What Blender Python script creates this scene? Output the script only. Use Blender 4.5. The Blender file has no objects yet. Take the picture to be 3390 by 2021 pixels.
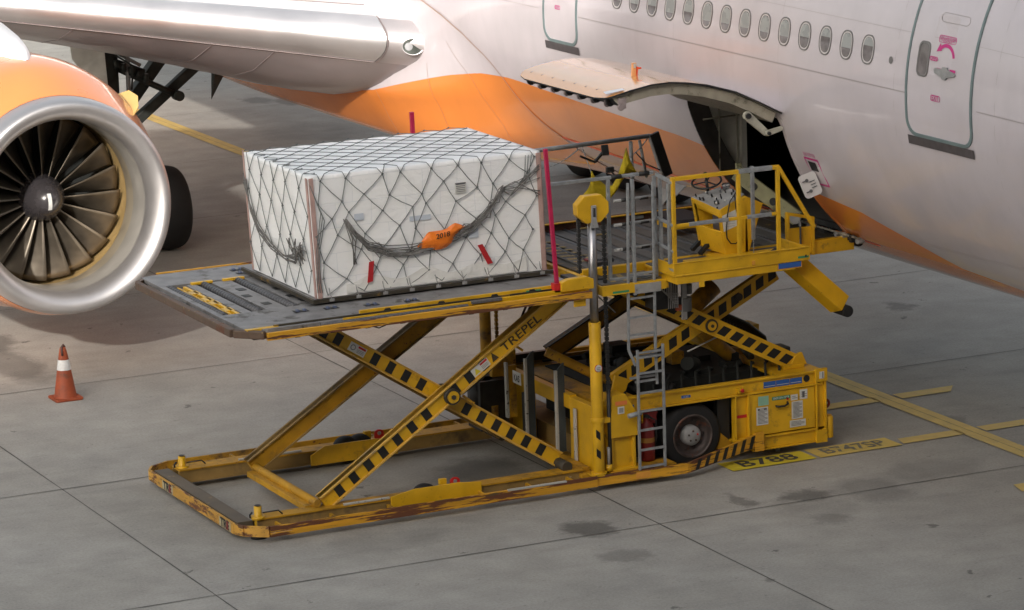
import bpy, bmesh, math, random
from mathutils import Vector, Matrix
from math import sin, cos, pi, radians, atan2, sqrt
random.seed(7)
S = bpy.context.scene
COL = S.collection

# ------------------------------------------------------------------ camera
YAW, PITCH, ROLL = 0.43088303, 0.21108463, -0.0349915
f_ = Vector((sin(YAW)*cos(PITCH), cos(YAW)*cos(PITCH), -sin(PITCH)))
r_ = f_.cross(Vector((0, 0, 1))).normalized(); u_ = r_.cross(f_)
r2 = r_*cos(ROLL) + u_*sin(ROLL); u2 = -r_*sin(ROLL) + u_*cos(ROLL)
cam = bpy.data.cameras.new('camera'); camo = bpy.data.objects.new('camera', cam); COL.objects.link(camo)
M = Matrix(((r2.x, u2.x, -f_.x, -14.98461492), (r2.y, u2.y, -f_.y, -40.25475144), (r2.z, u2.z, -f_.z, 12.0), (0, 0, 0, 1)))
camo.matrix_world = M
cam.lens = 12460.03/3390*36; cam.sensor_width = 36; cam.clip_start = 0.5; cam.clip_end = 3000
S.camera = camo

# ------------------------------------------------------------------ light
SUN_TO = Vector((-1.5, -1.95, 1.0)).normalized()         # direction towards the sun
el = math.asin(SUN_TO.z); az = atan2(SUN_TO.x, SUN_TO.y)
w = bpy.data.worlds.new('World'); S.world = w; w.use_nodes = True
nt = w.node_tree; nt.nodes.clear()
sky = nt.nodes.new('ShaderNodeTexSky'); sky.sky_type = 'NISHITA'; sky.sun_disc = False
sky.sun_elevation = el; sky.sun_rotation = az; sky.air_density = 1.6; sky.dust_density = 5.5; sky.ozone_density = 1.0
bg = nt.nodes.new('ShaderNodeBackground'); bg.inputs[1].default_value = 0.15
hsv = nt.nodes.new('ShaderNodeHueSaturation'); hsv.inputs['Saturation'].default_value = 0.45
wo = nt.nodes.new('ShaderNodeOutputWorld')
nt.links.new(sky.outputs[0], hsv.inputs['Color']); nt.links.new(hsv.outputs[0], bg.inputs[0]); nt.links.new(bg.outputs[0], wo.inputs[0])
sl = bpy.data.lights.new('sun', 'SUN'); sl.energy = 2.5; sl.angle = radians(1.3); sl.color = (1, 0.95, 0.88)
so = bpy.data.objects.new('sun', sl); COL.objects.link(so)
so.rotation_euler = (-SUN_TO).to_track_quat('-Z', 'Y').to_euler()
S.view_settings.view_transform = 'Standard'; S.view_settings.look = 'None'
S.view_settings.exposure = 0.76; S.view_settings.gamma = 1; S.view_settings.use_curve_mapping = False
try:
    S.cycles.max_bounces = 6; S.cycles.use_denoising = True
except Exception: pass

# ------------------------------------------------------------------ materials
def mat(name, base, rough=0.5, metal=0.0, coat=0.0, noise=None, wear=None, bump=None, spec=0.5, stretch=(1, 1, 1)):
    """noise=(scale, amount): gentle tone variation; wear=(colour, scale, threshold, softness); bump=(scale, strength)"""
    m = bpy.data.materials.new(name); m.use_nodes = True; t = m.node_tree; n = t.nodes; l = t.links
    b = n['Principled BSDF']; b.inputs['Roughness'].default_value = rough; b.inputs['Metallic'].default_value = metal
    b.inputs['Coat Weight'].default_value = coat; b.inputs['Coat Roughness'].default_value = 0.08
    b.inputs['Specular IOR Level'].default_value = spec
    col = None
    tc = n.new('ShaderNodeTexCoord'); mp = n.new('ShaderNodeMapping'); mp.inputs['Scale'].default_value = stretch
    l.new(tc.outputs['Object'], mp.inputs[0])
    rgb = n.new('ShaderNodeRGB'); rgb.outputs[0].default_value = (*base, 1); col = rgb.outputs[0]
    if noise:
        nz = n.new('ShaderNodeTexNoise'); nz.inputs['Scale'].default_value = noise[0]; nz.inputs['Detail'].default_value = 6
        l.new(mp.outputs[0], nz.inputs[0])
        mr = n.new('ShaderNodeMapRange'); mr.inputs[1].default_value = .3; mr.inputs[2].default_value = .7
        mr.inputs[3].default_value = 1-noise[1]; mr.inputs[4].default_value = 1+noise[1]*.6
        l.new(nz.outputs[0], mr.inputs[0])
        vm = n.new('ShaderNodeVectorMath'); vm.operation = 'SCALE'; l.new(col, vm.inputs[0]); l.new(mr.outputs[0], vm.inputs['Scale']); col = vm.outputs[0]
        mr2 = n.new('ShaderNodeMapRange'); mr2.inputs[3].default_value = max(0, rough-.12); mr2.inputs[4].default_value = min(1, rough+.15)
        l.new(nz.outputs[0], mr2.inputs[0]); l.new(mr2.outputs[0], b.inputs['Roughness'])
    if wear:
        ws = wear if isinstance(wear, list) else [wear]
        for i, (wc, sc, th, sf) in enumerate(ws):
            nz = n.new('ShaderNodeTexNoise'); nz.inputs['Scale'].default_value = sc; nz.inputs['Detail'].default_value = 8; nz.inputs['Roughness'].default_value = .65
            ad = n.new('ShaderNodeVectorMath'); ad.operation = 'ADD'; ad.inputs[1].default_value = (3.1*i+1, 7.7*i, 2.3)
            l.new(mp.outputs[0], ad.inputs[0]); l.new(ad.outputs[0], nz.inputs[0])
            mr = n.new('ShaderNodeMapRange'); mr.inputs[1].default_value = th; mr.inputs[2].default_value = th+sf; l.new(nz.outputs[0], mr.inputs[0])
            mx = n.new('ShaderNodeMix'); mx.data_type = 'RGBA'; l.new(mr.outputs[0], mx.inputs[0]); l.new(col, mx.inputs[6]); mx.inputs[7].default_value = (*wc, 1); col = mx.outputs[2]
    l.new(col, b.inputs['Base Color'])
    if bump:
        nz = n.new('ShaderNodeTexNoise'); nz.inputs['Scale'].default_value = bump[0]; nz.inputs['Detail'].default_value = 5; l.new(mp.outputs[0], nz.inputs[0])
        bp = n.new('ShaderNodeBump'); bp.inputs['Strength'].default_value = bump[1]; bp.inputs['Distance'].default_value = .02
        l.new(nz.outputs[0], bp.inputs['Height']); l.new(bp.outputs[0], b.inputs['Normal'])
    return m

DIRT = (.10, .065, .03); RUST = (.13, .045, .02)
YEL = mat('yellow_paint', (.69, .39, .010), .45, coat=.15, noise=(2.5, .22), wear=[(DIRT, 3.5, .60, .16), (DIRT, 22, .66, .06)])
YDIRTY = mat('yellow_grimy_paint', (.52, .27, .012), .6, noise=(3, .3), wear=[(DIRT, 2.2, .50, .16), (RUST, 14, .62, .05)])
YSKIRT = mat('yellow_scuffed_skirt', (.66, .33, .02), .55, noise=(3, .2), wear=[(RUST, 3.0, .515, .03), (DIRT, 9, .60, .05), ((.5, .45, .4), 5, .68, .03)], stretch=(.3, 1, 5))
YSKIRT2 = mat('yellow_scuffed_end', (.58, .31, .05), .6, noise=(3, .25), wear=[(RUST, 2.6, .50, .06), (DIRT, 9, .55, .1)], stretch=(2, .8, 3))
GRIME = mat('greasy_steel', (.045, .037, .025), .6, noise=(6, .4), wear=[(.30*0+.28, .16, .02) and ((.26, .15, .02), 5, .60, .1)])
TAN = mat('worn_tan_steel', (.30, .19, .06), .6, noise=(3, .3), wear=[((.11, .075, .04), 2.5, .52, .15), ((.42, .36, .28), 9, .66, .05)])
BLACK = mat('black_paint', (.014, .014, .014), .5, noise=(8, .3))
RUB = mat('rubber', (.012, .012, .013), .75, noise=(12, .3), bump=(40, .15))
DARK = mat('dark_metal', (.035, .035, .036), .5, metal=.3, noise=(10, .4))
DECK = mat('deck_steel', (.27, .262, .262), .55, metal=.35, noise=(5, .3), wear=[((.07, .06, .05), 4, .56, .12), ((.4, .36, .3), 26, .68, .05)], bump=(60, .1))
DECKD = mat('deck_dark', (.13, .125, .12), .6, metal=.2, noise=(5, .3), wear=[((.16, .15, .14), 7, .58, .1)])
ROLL_ = mat('roller_grey', (.12, .12, .13), .5, metal=.2, noise=(30, .35), stretch=(1, 1, 1))
EDGE = mat('worn_edge_steel', (.13, .085, .06), .6, metal=.2, noise=(6, .3), wear=[((.42, .3, .1), 12, .62, .05), (RUST, 5, .55, .1)])
GALV = mat('galvanised_steel', (.30, .315, .33), .5, metal=.25, noise=(14, .25))
GREY = mat('grey_painted_steel', (.30, .30, .30), .5, noise=(9, .2), wear=[((.12, .11, .1), 12, .62, .08)])
CHROME = mat('chrome_rod', (.42, .42, .44), .36, metal=1, noise=(8, .15))
RED = mat('red_paint', (.55, .02, .02), .5, noise=(10, .2))
PINK = mat('magenta_paint', (.45, .012, .07), .5, noise=(10, .15))
DKRED = mat('extinguisher_red', (.18, .012, .012), .45, noise=(10, .3))
WHITEM = mat('white_sticker', (.62, .62, .6), .5)
GREEN = mat('green_sticker', (.03, .25, .12), .5)
PGREEN = mat('pale_green_sticker', (.28, .5, .38), .5)
BLUE = mat('blue_sticker', (.03, .11, .38), .5)
PRINT = mat('dark_print', (.12, .12, .13), .6)
ORNG = mat('orange_hazard', (.72, .33, .05), .5, noise=(8, .2))
WGREY = mat('chipped_white_edge', (.45, .44, .41), .6, wear=[((.1, .08, .06), 16, .6, .05)])
SEALANT = mat('joint_sealant_dark', (.085, .08, .072), .8, noise=(4, .4))
def lin(c): return tuple(((x/255+.055)/1.055)**2.4 if x > 10 else x/255/12.92 for x in c)

# aircraft skins: the livery boundary comes from a per-vertex height attribute
def skin_mat():
    m = bpy.data.materials.new('aircraft_livery'); m.use_nodes = True; t = m.node_tree; n = t.nodes; l = t.links
    b = n['Principled BSDF']; b.inputs['Roughness'].default_value = .27; b.inputs['Coat Weight'].default_value = .7; b.inputs['Coat Roughness'].default_value = .06
    at = n.new('ShaderNodeAttribute'); at.attribute_name = 'stripe'
    mr = n.new('ShaderNodeMapRange'); mr.inputs[1].default_value = -.004; mr.inputs[2].default_value = .004; l.new(at.outputs['Fac'], mr.inputs[0])
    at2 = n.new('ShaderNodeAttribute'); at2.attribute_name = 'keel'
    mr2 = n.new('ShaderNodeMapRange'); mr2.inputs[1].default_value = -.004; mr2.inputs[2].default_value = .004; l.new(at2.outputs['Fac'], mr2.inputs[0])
    tc = n.new('ShaderNodeTexCoord')
    nz = n.new('ShaderNodeTexNoise'); nz.inputs['Scale'].default_value = .9; nz.inputs['Detail'].default_value = 7; l.new(tc.outputs['Object'], nz.inputs[0])
    d = n.new('ShaderNodeMapRange'); d.inputs[1].default_value = .3; d.inputs[2].default_value = .75; d.inputs[3].default_value = 1.03; d.inputs[4].default_value = .86; l.new(nz.outputs[0], d.inputs[0])
    mpx = n.new('ShaderNodeMapping'); mpx.inputs['Scale'].default_value = (3, 3, .8); l.new(tc.outputs['Object'], mpx.inputs[0])
    nz2 = n.new('ShaderNodeTexNoise'); nz2.inputs['Scale'].default_value = 1.3; nz2.inputs['Detail'].default_value = 6; l.new(mpx.outputs[0], nz2.inputs[0])
    d2 = n.new('ShaderNodeMapRange'); d2.inputs[1].default_value = .5; d2.inputs[2].default_value = .8; d2.inputs[3].default_value = 1.0; d2.inputs[4].default_value = .95; l.new(nz2.outputs[0], d2.inputs[0])
    mul = n.new('ShaderNodeMath'); mul.operation = 'MULTIPLY'; l.new(d.outputs[0], mul.inputs[0]); l.new(d2.outputs[0], mul.inputs[1])
    a = n.new('ShaderNodeMix'); a.data_type = 'RGBA'; a.inputs[6].default_value = (.85, .27, .055, 1); a.inputs[7].default_value = (.63, .575, .61, 1); l.new(mr.outputs[0], a.inputs[0])
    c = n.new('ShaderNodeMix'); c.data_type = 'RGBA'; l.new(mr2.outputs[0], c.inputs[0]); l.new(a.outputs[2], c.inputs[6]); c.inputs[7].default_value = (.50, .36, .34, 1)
    vm = n.new('ShaderNodeVectorMath'); vm.operation = 'SCALE'; l.new(c.outputs[2], vm.inputs[0]); l.new(mul.outputs[0], vm.inputs['Scale']); l.new(vm.outputs[0], b.inputs['Base Color'])
    nb = n.new('ShaderNodeTexNoise'); nb.inputs['Scale'].default_value = 1.6; nb.inputs['Detail'].default_value = 2; l.new(tc.outputs['Object'], nb.inputs[0])
    bp = n.new('ShaderNodeBump'); bp.inputs['Strength'].default_value = .08; bp.inputs['Distance'].default_value = .02; l.new(nb.outputs[0], bp.inputs['Height']); l.new(bp.outputs[0], b.inputs['Normal'])
    return m
SKIN = skin_mat()
AWHITE = mat('aircraft_white', (.70, .67, .68), .3, coat=.5, noise=(1.2, .08))
AORANGE = mat('aircraft_orange', (.82, .265, .075), .28, coat=.7, noise=(1, .06))
DOORPEACH = mat('cargo_door_orange', (.78, .37, .12), .2, coat=1, noise=(1.5, .1), wear=[((.7, .5, .3), 3.0, .62, .2)])
LEM = mat('polished_leading_edge', (.78, .76, .77), .40, metal=.8, noise=(1.5, .07))
LIPM = mat('inlet_lip_metal', (.60, .58, .58), .45, metal=.9, noise=(1.2, .12), wear=[((.5, .45, .43), 4, .6, .2)])
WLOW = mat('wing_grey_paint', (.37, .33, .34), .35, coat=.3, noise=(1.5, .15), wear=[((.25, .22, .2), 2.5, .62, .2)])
LINER = mat('inlet_liner', (.50, .44, .34), .4, metal=.5, noise=(3, .15))
LINERW = mat('inlet_grey_liner', (.40, .38, .35), .4, metal=.5, noise=(3, .15))
FANM = mat('fan_blade_titanium', (.20, .17, .135), .36, metal=.75, noise=(4, .25))
SPIN = mat('spinner_grey', (.04, .036, .039), .25, coat=.6, noise=(8, .15))
SEAL = mat('door_seal_teal', (.16, .215, .22), .5, noise=(6, .15))
SILL = mat('door_scuff_strip', (.085, .075, .08), .5, noise=(12, .25))
WINGLASS = mat('window_pane', (.17, .15, .155), .10, coat=.8, noise=(6, .35))
BLIND = mat('window_blind', (.34, .35, .35), .25, coat=.6, noise=(5, .12))
WINRIM = mat('window_rim', (.20, .19, .19), .4, metal=.3)
WINRIM2 = mat('window_inner_rim', (.62, .58, .58), .4)
MAG = mat('magenta_marking', (.55, .03, .22), .4)
SEAM = mat('panel_seam', (.38, .34, .345), .5)
LINE_R = mat('red_orange_line', (.85, .10, .03), .4)
GEARM = mat('landing_gear_dark', (.05, .055, .05), .5, metal=.4, noise=(6, .4))
GEARW = mat('landing_gear_pale', (.62, .62, .58), .45, noise=(4, .2))
PRIMER = mat('structure_primer', (.34, .31, .25), .5, noise=(5, .25), wear=[((.1, .09, .06), 6, .56, .1)])
HOLDW = mat('hold_liner', (.78, .76, .70), .6, noise=(4, .2))
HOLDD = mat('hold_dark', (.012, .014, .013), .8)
GLASSD = mat('landing_light_glass', (.10, .11, .10), .04, coat=1, noise=(3, .8))

# ------------------------------------------------------------------ mesh builder
KEEP = {'fuselage', 'net_mesh', 'gathered_rope', 'joint_sealant', 'painted_lines', 'hose_bundle', 'keel_line', 'control_panel_frame', 'lettering', 'painted_lettering', 'stencil_text', 'ground_marking', 'window', 'chain', 'lifting_chain', 'hydraulic_power_unit', 'belly_fairing', 'wing', 'valve_block', 'sill_latch', 'steering_wheel', 'rim', 'cable_and_mirror', 'hazard_stripes', 'number_plate', 'wrapped_cartons', 'valve_and_hose', 'inlet_duct', 'tyre', 'hub', 'warning_sticker', 'notice', 'round_sticker', 'cabinet_sticker', 'roller', 'hydraulic_hose', 'drive_unit', 'cone_body', 'hanging_access_panel', 'under_frame'}
class MB:
    def __init__(s): s.v = []; s.f = []; s.m = []; s.sm = []; s.p = []
    def add(s, vs, fs, m=0, smooth=False):
        o = len(s.v); s.p.append((o, len(s.f))); s.v += [Vector(p) for p in vs]
        for q in fs: s.f.append([o+i for i in q]); s.m.append(m); s.sm.append(smooth)
    def box(s, x0, x1, y0, y1, z0, z1, m=0):
        s.add([(x, y, z) for x in (x0, x1) for y in (y0, y1) for z in (z0, z1)],
              [(0, 1, 3, 2), (4, 6, 7, 5), (0, 4, 5, 1), (2, 3, 7, 6), (0, 2, 6, 4), (1, 5, 7, 3)], m); return s
    def bar(s, p, q, w_, h, m=0, up=(0, 0, 1)):
        """rectangular bar p->q; w_ sideways, h along 'up'"""
        p = Vector(p); q = Vector(q); d = (q-p).normalized(); up = Vector(up)
        sd = d.cross(up)
        if sd.length < 1e-4: sd = d.cross(Vector((0, 1, 0)))
        sd.normalize(); uu = sd.cross(d).normalized()
        vs = [e+sd*a*w_/2+uu*b*h/2 for e in (p, q) for a, b in ((-1, -1), (1, -1), (1, 1), (-1, 1))]
        s.add(vs, [(0, 3, 2, 1), (4, 5, 6, 7), (0, 1, 5, 4), (1, 2, 6, 5), (2, 3, 7, 6), (3, 0, 4, 7)], m); return s
    def cyl(s, p, q, r, n=16, r2=None, m=0, caps=True):
        p = Vector(p); q = Vector(q); d = (q-p).normalized(); r2 = r if r2 is None else r2
        a = d.orthogonal().normalized(); b = d.cross(a)
        vs = [c+(a*cos(2*pi*i/n)+b*sin(2*pi*i/n))*rr for c, rr in ((p, r), (q, r2)) for i in range(n)]
        s.add(vs, [(i, (i+1) % n, n+(i+1) % n, n+i) for i in range(n)], m, True)
        if caps: s.add(vs, [tuple(range(n))[::-1], tuple(range(n, 2*n))], m)
        return s
    def tube(s, path, r, n=8, m=0, closed=False):
        P = [Vector(p) for p in path]; k = len(P); rings = []
        a = None
        for i, p in enumerate(P):
            if closed: d = P[(i+1) % k]-P[i-1]
            else: d = P[min(i+1, k-1)]-P[max(i-1, 0)]
            d.normalize()
            if a is None: a = d.orthogonal().normalized()
            else:
                a = a-d*a.dot(d)
                a = a.normalized() if a.length > 1e-5 else d.orthogonal().normalized()
            b = d.cross(a); rings.append([p+(a*cos(2*pi*j/n)+b*sin(2*pi*j/n))*r for j in range(n)])
        vs = [x for g in rings for x in g]; fs = []
        for i in range(k if closed else k-1):
            i2 = (i+1) % k
            for j in range(n): fs.append((i*n+j, i*n+(j+1) % n, i2*n+(j+1) % n, i2*n+j))
        s.add(vs, fs, m, True)
        if not closed: s.add(vs, [tuple(range(n))[::-1], tuple(range((k-1)*n, k*n))], m)
        return s
    def prism(s, poly, ext, m=0, mc=None):
        """closed polygon of 3D points extruded by the vector ext"""
        k = len(poly); e = Vector(ext); P = [Vector(p) for p in poly]
        vs = P+[p+e for p in P]
        s.add(vs, [tuple(range(k))[::-1], tuple(range(k, 2*k))], m if mc is None else mc)
        s.add(vs, [(i, (i+1) % k, k+(i+1) % k, k+i) for i in range(k)], m); return s
    def lathe(s, prof, c, ax, n=48, m=0, closed=False, mats=None, a0=0, a1=2*pi):
        """prof = [(along, radius)]"""
        c = Vector(c); d = Vector(ax).normalized(); a = d.orthogonal().normalized(); b = d.cross(a); k = len(prof)
        vs = [c+d*t+(a*cos(2*pi*i/n)+b*sin(2*pi*i/n))*r for t, r in prof for i in range(n)]
        s.add(vs, [], m)
        o = len(s.v)-k*n
        for q in range(k-1):
            for i in range(n):
                s.f.append([o+q*n+i, o+q*n+(i+1) % n, o+(q+1)*n+(i+1) % n, o+(q+1)*n+i]); s.m.append(mats[q] if mats else m); s.sm.append(True)
        return s
    def grid(s, rows, m=0, smooth=True, closed=False):
        k = len(rows[0]); vs = [p for r in rows for p in r]; fs = []
        for i in range(len(rows)-1):
            for j in range(k if closed else k-1): fs.append((i*k+j, i*k+(j+1) % k, (i+1)*k+(j+1) % k, (i+1)*k+j))
        s.add(vs, fs, m, smooth); return s
    def split(s, tol=.012):
        """cluster the added pieces whose boxes touch; one builder per cluster"""
        P = [q for q in s.p]+[(len(s.v), len(s.f))]; B = []
        for (a, fa), (b, fb) in zip(P, P[1:]):
            if b <= a: continue
            vs = s.v[a:b]
            B.append([(min(v[k] for v in vs)-tol, max(v[k] for v in vs)+tol) for k in range(3)]+[a, b, fa, fb])
        n = len(B); par = list(range(n))
        def find(i):
            while par[i] != i: i = par[i]
            return i
        for i in range(n):
            for j in range(i):
                if all(B[i][k][0] <= B[j][k][1] and B[j][k][0] <= B[i][k][1] for k in range(3)): par[find(i)] = find(j)
        G = {}
        for i in range(n): G.setdefault(find(i), []).append(B[i])
        out = []
        for bs in G.values():
            m = MB(); mp_ = {}
            for b in bs:
                for i in range(b[3], b[4]): mp_[i] = len(m.v); m.v.append(s.v[i])
                for q in range(b[5], b[6]): m.f.append([mp_[i] for i in s.f[q]]); m.m.append(s.m[q]); m.sm.append(s.sm[q])
            if m.f: out.append(m)
        return out
    def build(s, name, mats, parent=None, bevel=0, fix=True, whole=False):
        if not whole and parent is not None and name not in KEEP and len(s.p) > 1:
            C_ = s.split()
            if len(C_) > 1:
                for c in C_: o = c.build(name, mats, parent, bevel, fix, True)
                return o
        me = bpy.data.meshes.new(name)
        off = Vector((0, 0, 0))
        if parent is not None and 'off' in parent: off = Vector(parent['off'])
        me.from_pydata([tuple(v-off) for v in s.v], [], s.f)
        for x in (mats if isinstance(mats, (list, tuple)) else [mats]): me.materials.append(x)
        me.polygons.foreach_set('material_index', s.m); me.polygons.foreach_set('use_smooth', s.sm)
        if fix:
            bm = bmesh.new(); bm.from_mesh(me); bmesh.ops.remove_doubles(bm, verts=bm.verts, dist=1e-5)
            bmesh.ops.recalc_face_normals(bm, faces=bm.faces); bm.to_mesh(me); bm.free()
        me.update()
        o = bpy.data.objects.new(name, me); COL.objects.link(o)
        if parent is not None:
            o.parent = parent; o['off'] = tuple(off)
        if bevel:
            b = o.modifiers.new('bevel', 'BEVEL'); b.width = bevel; b.segments = 2; b.limit_method = 'ANGLE'; b.angle_limit = radians(40)
        return o
def tag(o, label=None, cat=None, group=None, kind=None):
    if label: o['label'] = label
    if cat: o['category'] = cat
    if group: o['group'] = group
    if kind: o['kind'] = kind
    return o
def thing(name, label, cat, loc=(0, 0, 0), rz=0, group=None, off=True):
    o = bpy.data.objects.new(name, None); COL.objects.link(o); o.location = loc; o.rotation_euler = (0, 0, rz)
    o.empty_display_size = .2
    if off: o['off'] = tuple(loc)
    return tag(o, label, cat, group)

def text2d(txt, size=1.0, ratio=1.0, bold=0.0):
    cu = bpy.data.curves.new('t', 'FONT'); cu.body = txt; cu.size = size; cu.align_x = 'CENTER'; cu.align_y = 'CENTER'; cu.offset = bold; cu.resolution_u = 3
    ob = bpy.data.objects.new('t', cu); COL.objects.link(ob)
    dg = bpy.context.evaluated_depsgraph_get(); dg.update(); me = bpy.data.meshes.new_from_object(ob.evaluated_get(dg))
    vs = [(v.co.x*ratio, v.co.y) for v in me.vertices]; fs = [tuple(p.vertices) for p in me.polygons]
    bpy.data.objects.remove(ob); bpy.data.curves.remove(cu); bpy.data.meshes.remove(me)
    return vs, fs
def put_text(mb, txt, size, origin, ux, uy, m=0, ratio=1, bold=0.0):
    vs, fs = text2d(txt, size, ratio, bold); o = Vector(origin); ux = Vector(ux); uy = Vector(uy)
    mb.add([o+ux*x+uy*y for x, y in vs], fs, m)

# ------------------------------------------------------------------ ground
def concrete():
    m = bpy.data.materials.new('apron_concrete'); m.use_nodes = True; t = m.node_tree; n = t.nodes; l = t.links
    b = n['Principled BSDF']; b.inputs['Roughness'].default_value = .85; b.inputs['Specular IOR Level'].default_value = .25
    tc = n.new('ShaderNodeTexCoord')
    def noise(sc, det=6, scale=(1, 1, 1), r=.55):
        mp = n.new('ShaderNodeMapping'); mp.inputs['Scale'].default_value = scale; l.new(tc.outputs['Object'], mp.inputs[0])
        z = n.new('ShaderNodeTexNoise'); z.inputs['Scale'].default_value = sc; z.inputs['Detail'].default_value = det; z.inputs['Roughness'].default_value = r; l.new(mp.outputs[0], z.inputs[0]); return z
    def mrg(src, a, b_, c, d):
        r = n.new('ShaderNodeMapRange'); r.inputs[1].default_value = a; r.inputs[2].default_value = b_; r.inputs[3].default_value = c; r.inputs[4].default_value = d; l.new(src, r.inputs[0]); return r.outputs[0]
    def mul(a, b_):
        q = n.new('ShaderNodeMath'); q.operation = 'MULTIPLY'; l.new(a, q.inputs[0]); l.new(b_, q.inputs[1]); return q.outputs[0]
    f = mrg(noise(.22, 6).outputs[0], .3, .7, .84, 1.10)
    f = mul(f, mrg(noise(1.7, 8).outputs[0], .3, .7, .87, 1.08))
    f = mul(f, mrg(noise(30, 4).outputs[0], .3, .7, .88, 1.10))
    f = mul(f, mrg(noise(1.5, 6, (.35, 3.0, 1)).outputs[0], .55, .75, 1.0, .90))
    f = mul(f, mrg(noise(110, 3, r=.7).outputs[0], .35, .65, .90, 1.08))
    f = mul(f, mrg(noise(.8, 7, (.6, 3.5, 1), .65).outputs[0], .62, .70, 1.0, .92))
    f = mul(f, mrg(noise(6, 5, (1, 2.2, 1), .7).outputs[0], .62, .72, 1.0, .62))
    # slab to slab tone
    sp = n.new('ShaderNodeSeparateXYZ'); l.new(tc.outputs['Object'], sp.inputs[0])
    def idx(src, off, pitch):
        a = n.new('ShaderNodeMath'); a.operation = 'SUBTRACT'; l.new(src, a.inputs[0]); a.inputs[1].default_value = off
        d = n.new('ShaderNodeMath'); d.operation = 'DIVIDE'; l.new(a.outputs[0], d.inputs[0]); d.inputs[1].default_value = pitch
        q = n.new('ShaderNodeMath'); q.operation = 'FLOOR'; l.new(d.outputs[0], q.inputs[0]); return q.outputs[0]
    cb = n.new('ShaderNodeCombineXYZ'); l.new(idx(sp.outputs[0], 4.596, 5.49), cb.inputs[0]); l.new(idx(sp.outputs[1], 3.81, 5.46), cb.inputs[1])
    wn = n.new('ShaderNodeTexWhiteNoise'); l.new(cb.outputs[0], wn.inputs[0]); f = mul(f, mrg(wn.outputs[0], 0, 1, .94, 1.04))
    # oil and tyre stains of their own shape
    warp = noise(2.6, 9, r=.72)
    wv = n.new('ShaderNodeVectorMath'); wv.operation = 'SUBTRACT'; l.new(warp.outputs['Color'], wv.inputs[0]); wv.inputs[1].default_value = (.5, .5, .5)
    ws = n.new('ShaderNodeVectorMath'); ws.operation = 'SCALE'; ws.inputs['Scale'].default_value = .75; l.new(wv.outputs[0], ws.inputs[0])
    wa = n.new('ShaderNodeVectorMath'); wa.operation = 'ADD'; l.new(tc.outputs['Object'], wa.inputs[0]); l.new(ws.outputs[0], wa.inputs[1])
    for (x, y, rx, ry, k) in [(3.78, -1.38, .32, .42, .5), (3.65, -2.65, .35, .3, .72), (6.72, -1.43, .4, .3, .55), (6.48, -2.54, .3, .25, .75), (6.6, -1.9, .5, .8, .84), (7.52, -1.64, .45, .7, .72),
                              (.6, 11.0, .45, 1.5, .6), (.75, 12.7, .45, .9, .55), (3.89, 1.66, .7, .9, .55), (13.24, 7.25, .22, .4, .6), (10.19, .89, .2, .3, .75),
                              (12.6, 31.9, .4, .5, .6), (13.1, 31.3, .35, .6, .6), (12.0, 27.5, 1.2, 1.4, .8), (5.9, -1.2, .14, .4, .6), (8.6, -1.2, .8, .5, .82), (7.3, -3.4, .1, .12, .5), (4.6, -4.4, .12, .1, .6), (1.5, -.6, .9, .5, .88)]:
        s1 = n.new('ShaderNodeVectorMath'); s1.operation = 'SUBTRACT'; l.new(wa.outputs[0], s1.inputs[0]); s1.inputs[1].default_value = (x, y, 0)
        s2 = n.new('ShaderNodeVectorMath'); s2.operation = 'DIVIDE'; l.new(s1.outputs[0], s2.inputs[0]); s2.inputs[1].default_value = (rx, ry, 1e3)
        s3 = n.new('ShaderNodeVectorMath'); s3.operation = 'LENGTH'; l.new(s2.outputs[0], s3.inputs[0])
        f = mul(f, mrg(s3.outputs['Value'], .60, 1.05, k, 1.0))
    # small dark spots
    vo = n.new('ShaderNodeTexVoronoi'); vo.inputs['Scale'].default_value = 2.1; vo.inputs['Randomness'].default_value = 1; l.new(wa.outputs[0], vo.inputs[0])
    rad = mrg(vo.outputs['Color'], .45, 1, -.01, .15)
    sb = n.new('ShaderNodeMath'); sb.operation = 'SUBTRACT'; l.new(vo.outputs['Distance'], sb.inputs[0]); l.new(rad, sb.inputs[1])
    f = mul(f, mrg(sb.outputs[0], -.005, .012, .52, 1))
    f = mul(f, mrg(noise(14, 3, (1, 1.6, 1), .5).outputs[0], .70, .74, 1.0, .62))
    rgb = n.new('ShaderNodeMix'); rgb.data_type = 'RGBA'; rgb.inputs[6].default_value = (.385, .36, .315, 1); rgb.inputs[7].default_value = (.365, .355, .335, 1)
    l.new(noise(.35, 3).outputs[0], rgb.inputs[0])
    vm = n.new('ShaderNodeVectorMath'); vm.operation = 'SCALE'; l.new(rgb.outputs[2], vm.inputs[0]); l.new(f, vm.inputs['Scale']); l.new(vm.outputs[0], b.inputs['Base Color'])
    bp = n.new('ShaderNodeBump'); bp.inputs['Strength'].default_value = .25; bp.inputs['Distance'].default_value = .01; l.new(noise(45, 4).outputs[0], bp.inputs['Height']); l.new(bp.outputs[0], b.inputs['Normal'])
    return m
g = MB(); g.add([(-1500, -1500, 0), (1500, -1500, 0), (1500, 1500, 0), (-1500, 1500, 0)], [(0, 1, 2, 3)])
tag(g.build('apron_ground', concrete()), kind='structure')
XJ = [4.596+5.49*k for k in range(-14, 15)]; XJ[13] = -1.39+0.35
YJ = [3.81+5.46*k for k in range(-10, 22)]
g = MB()
def jl(p, q, w_, z=.004):
    p = Vector((*p, z)); q = Vector((*q, z)); d = (q-p).normalized(); s_ = Vector((-d.y, d.x, 0))*w_/2
    k = max(1, int((q-p).length/.6)); prev = None; L = []
    for i in range(k+1):
        c = p+(q-p)*i/k; ww = s_*random.uniform(.65, 1.25); o = s_*random.uniform(-.25, .25); L.append((c-ww+o, c+ww+o))
    for i in range(k): g.add([L[i][0], L[i+1][0], L[i+1][1], L[i][1]], [(0, 1, 2, 3)])
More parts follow.
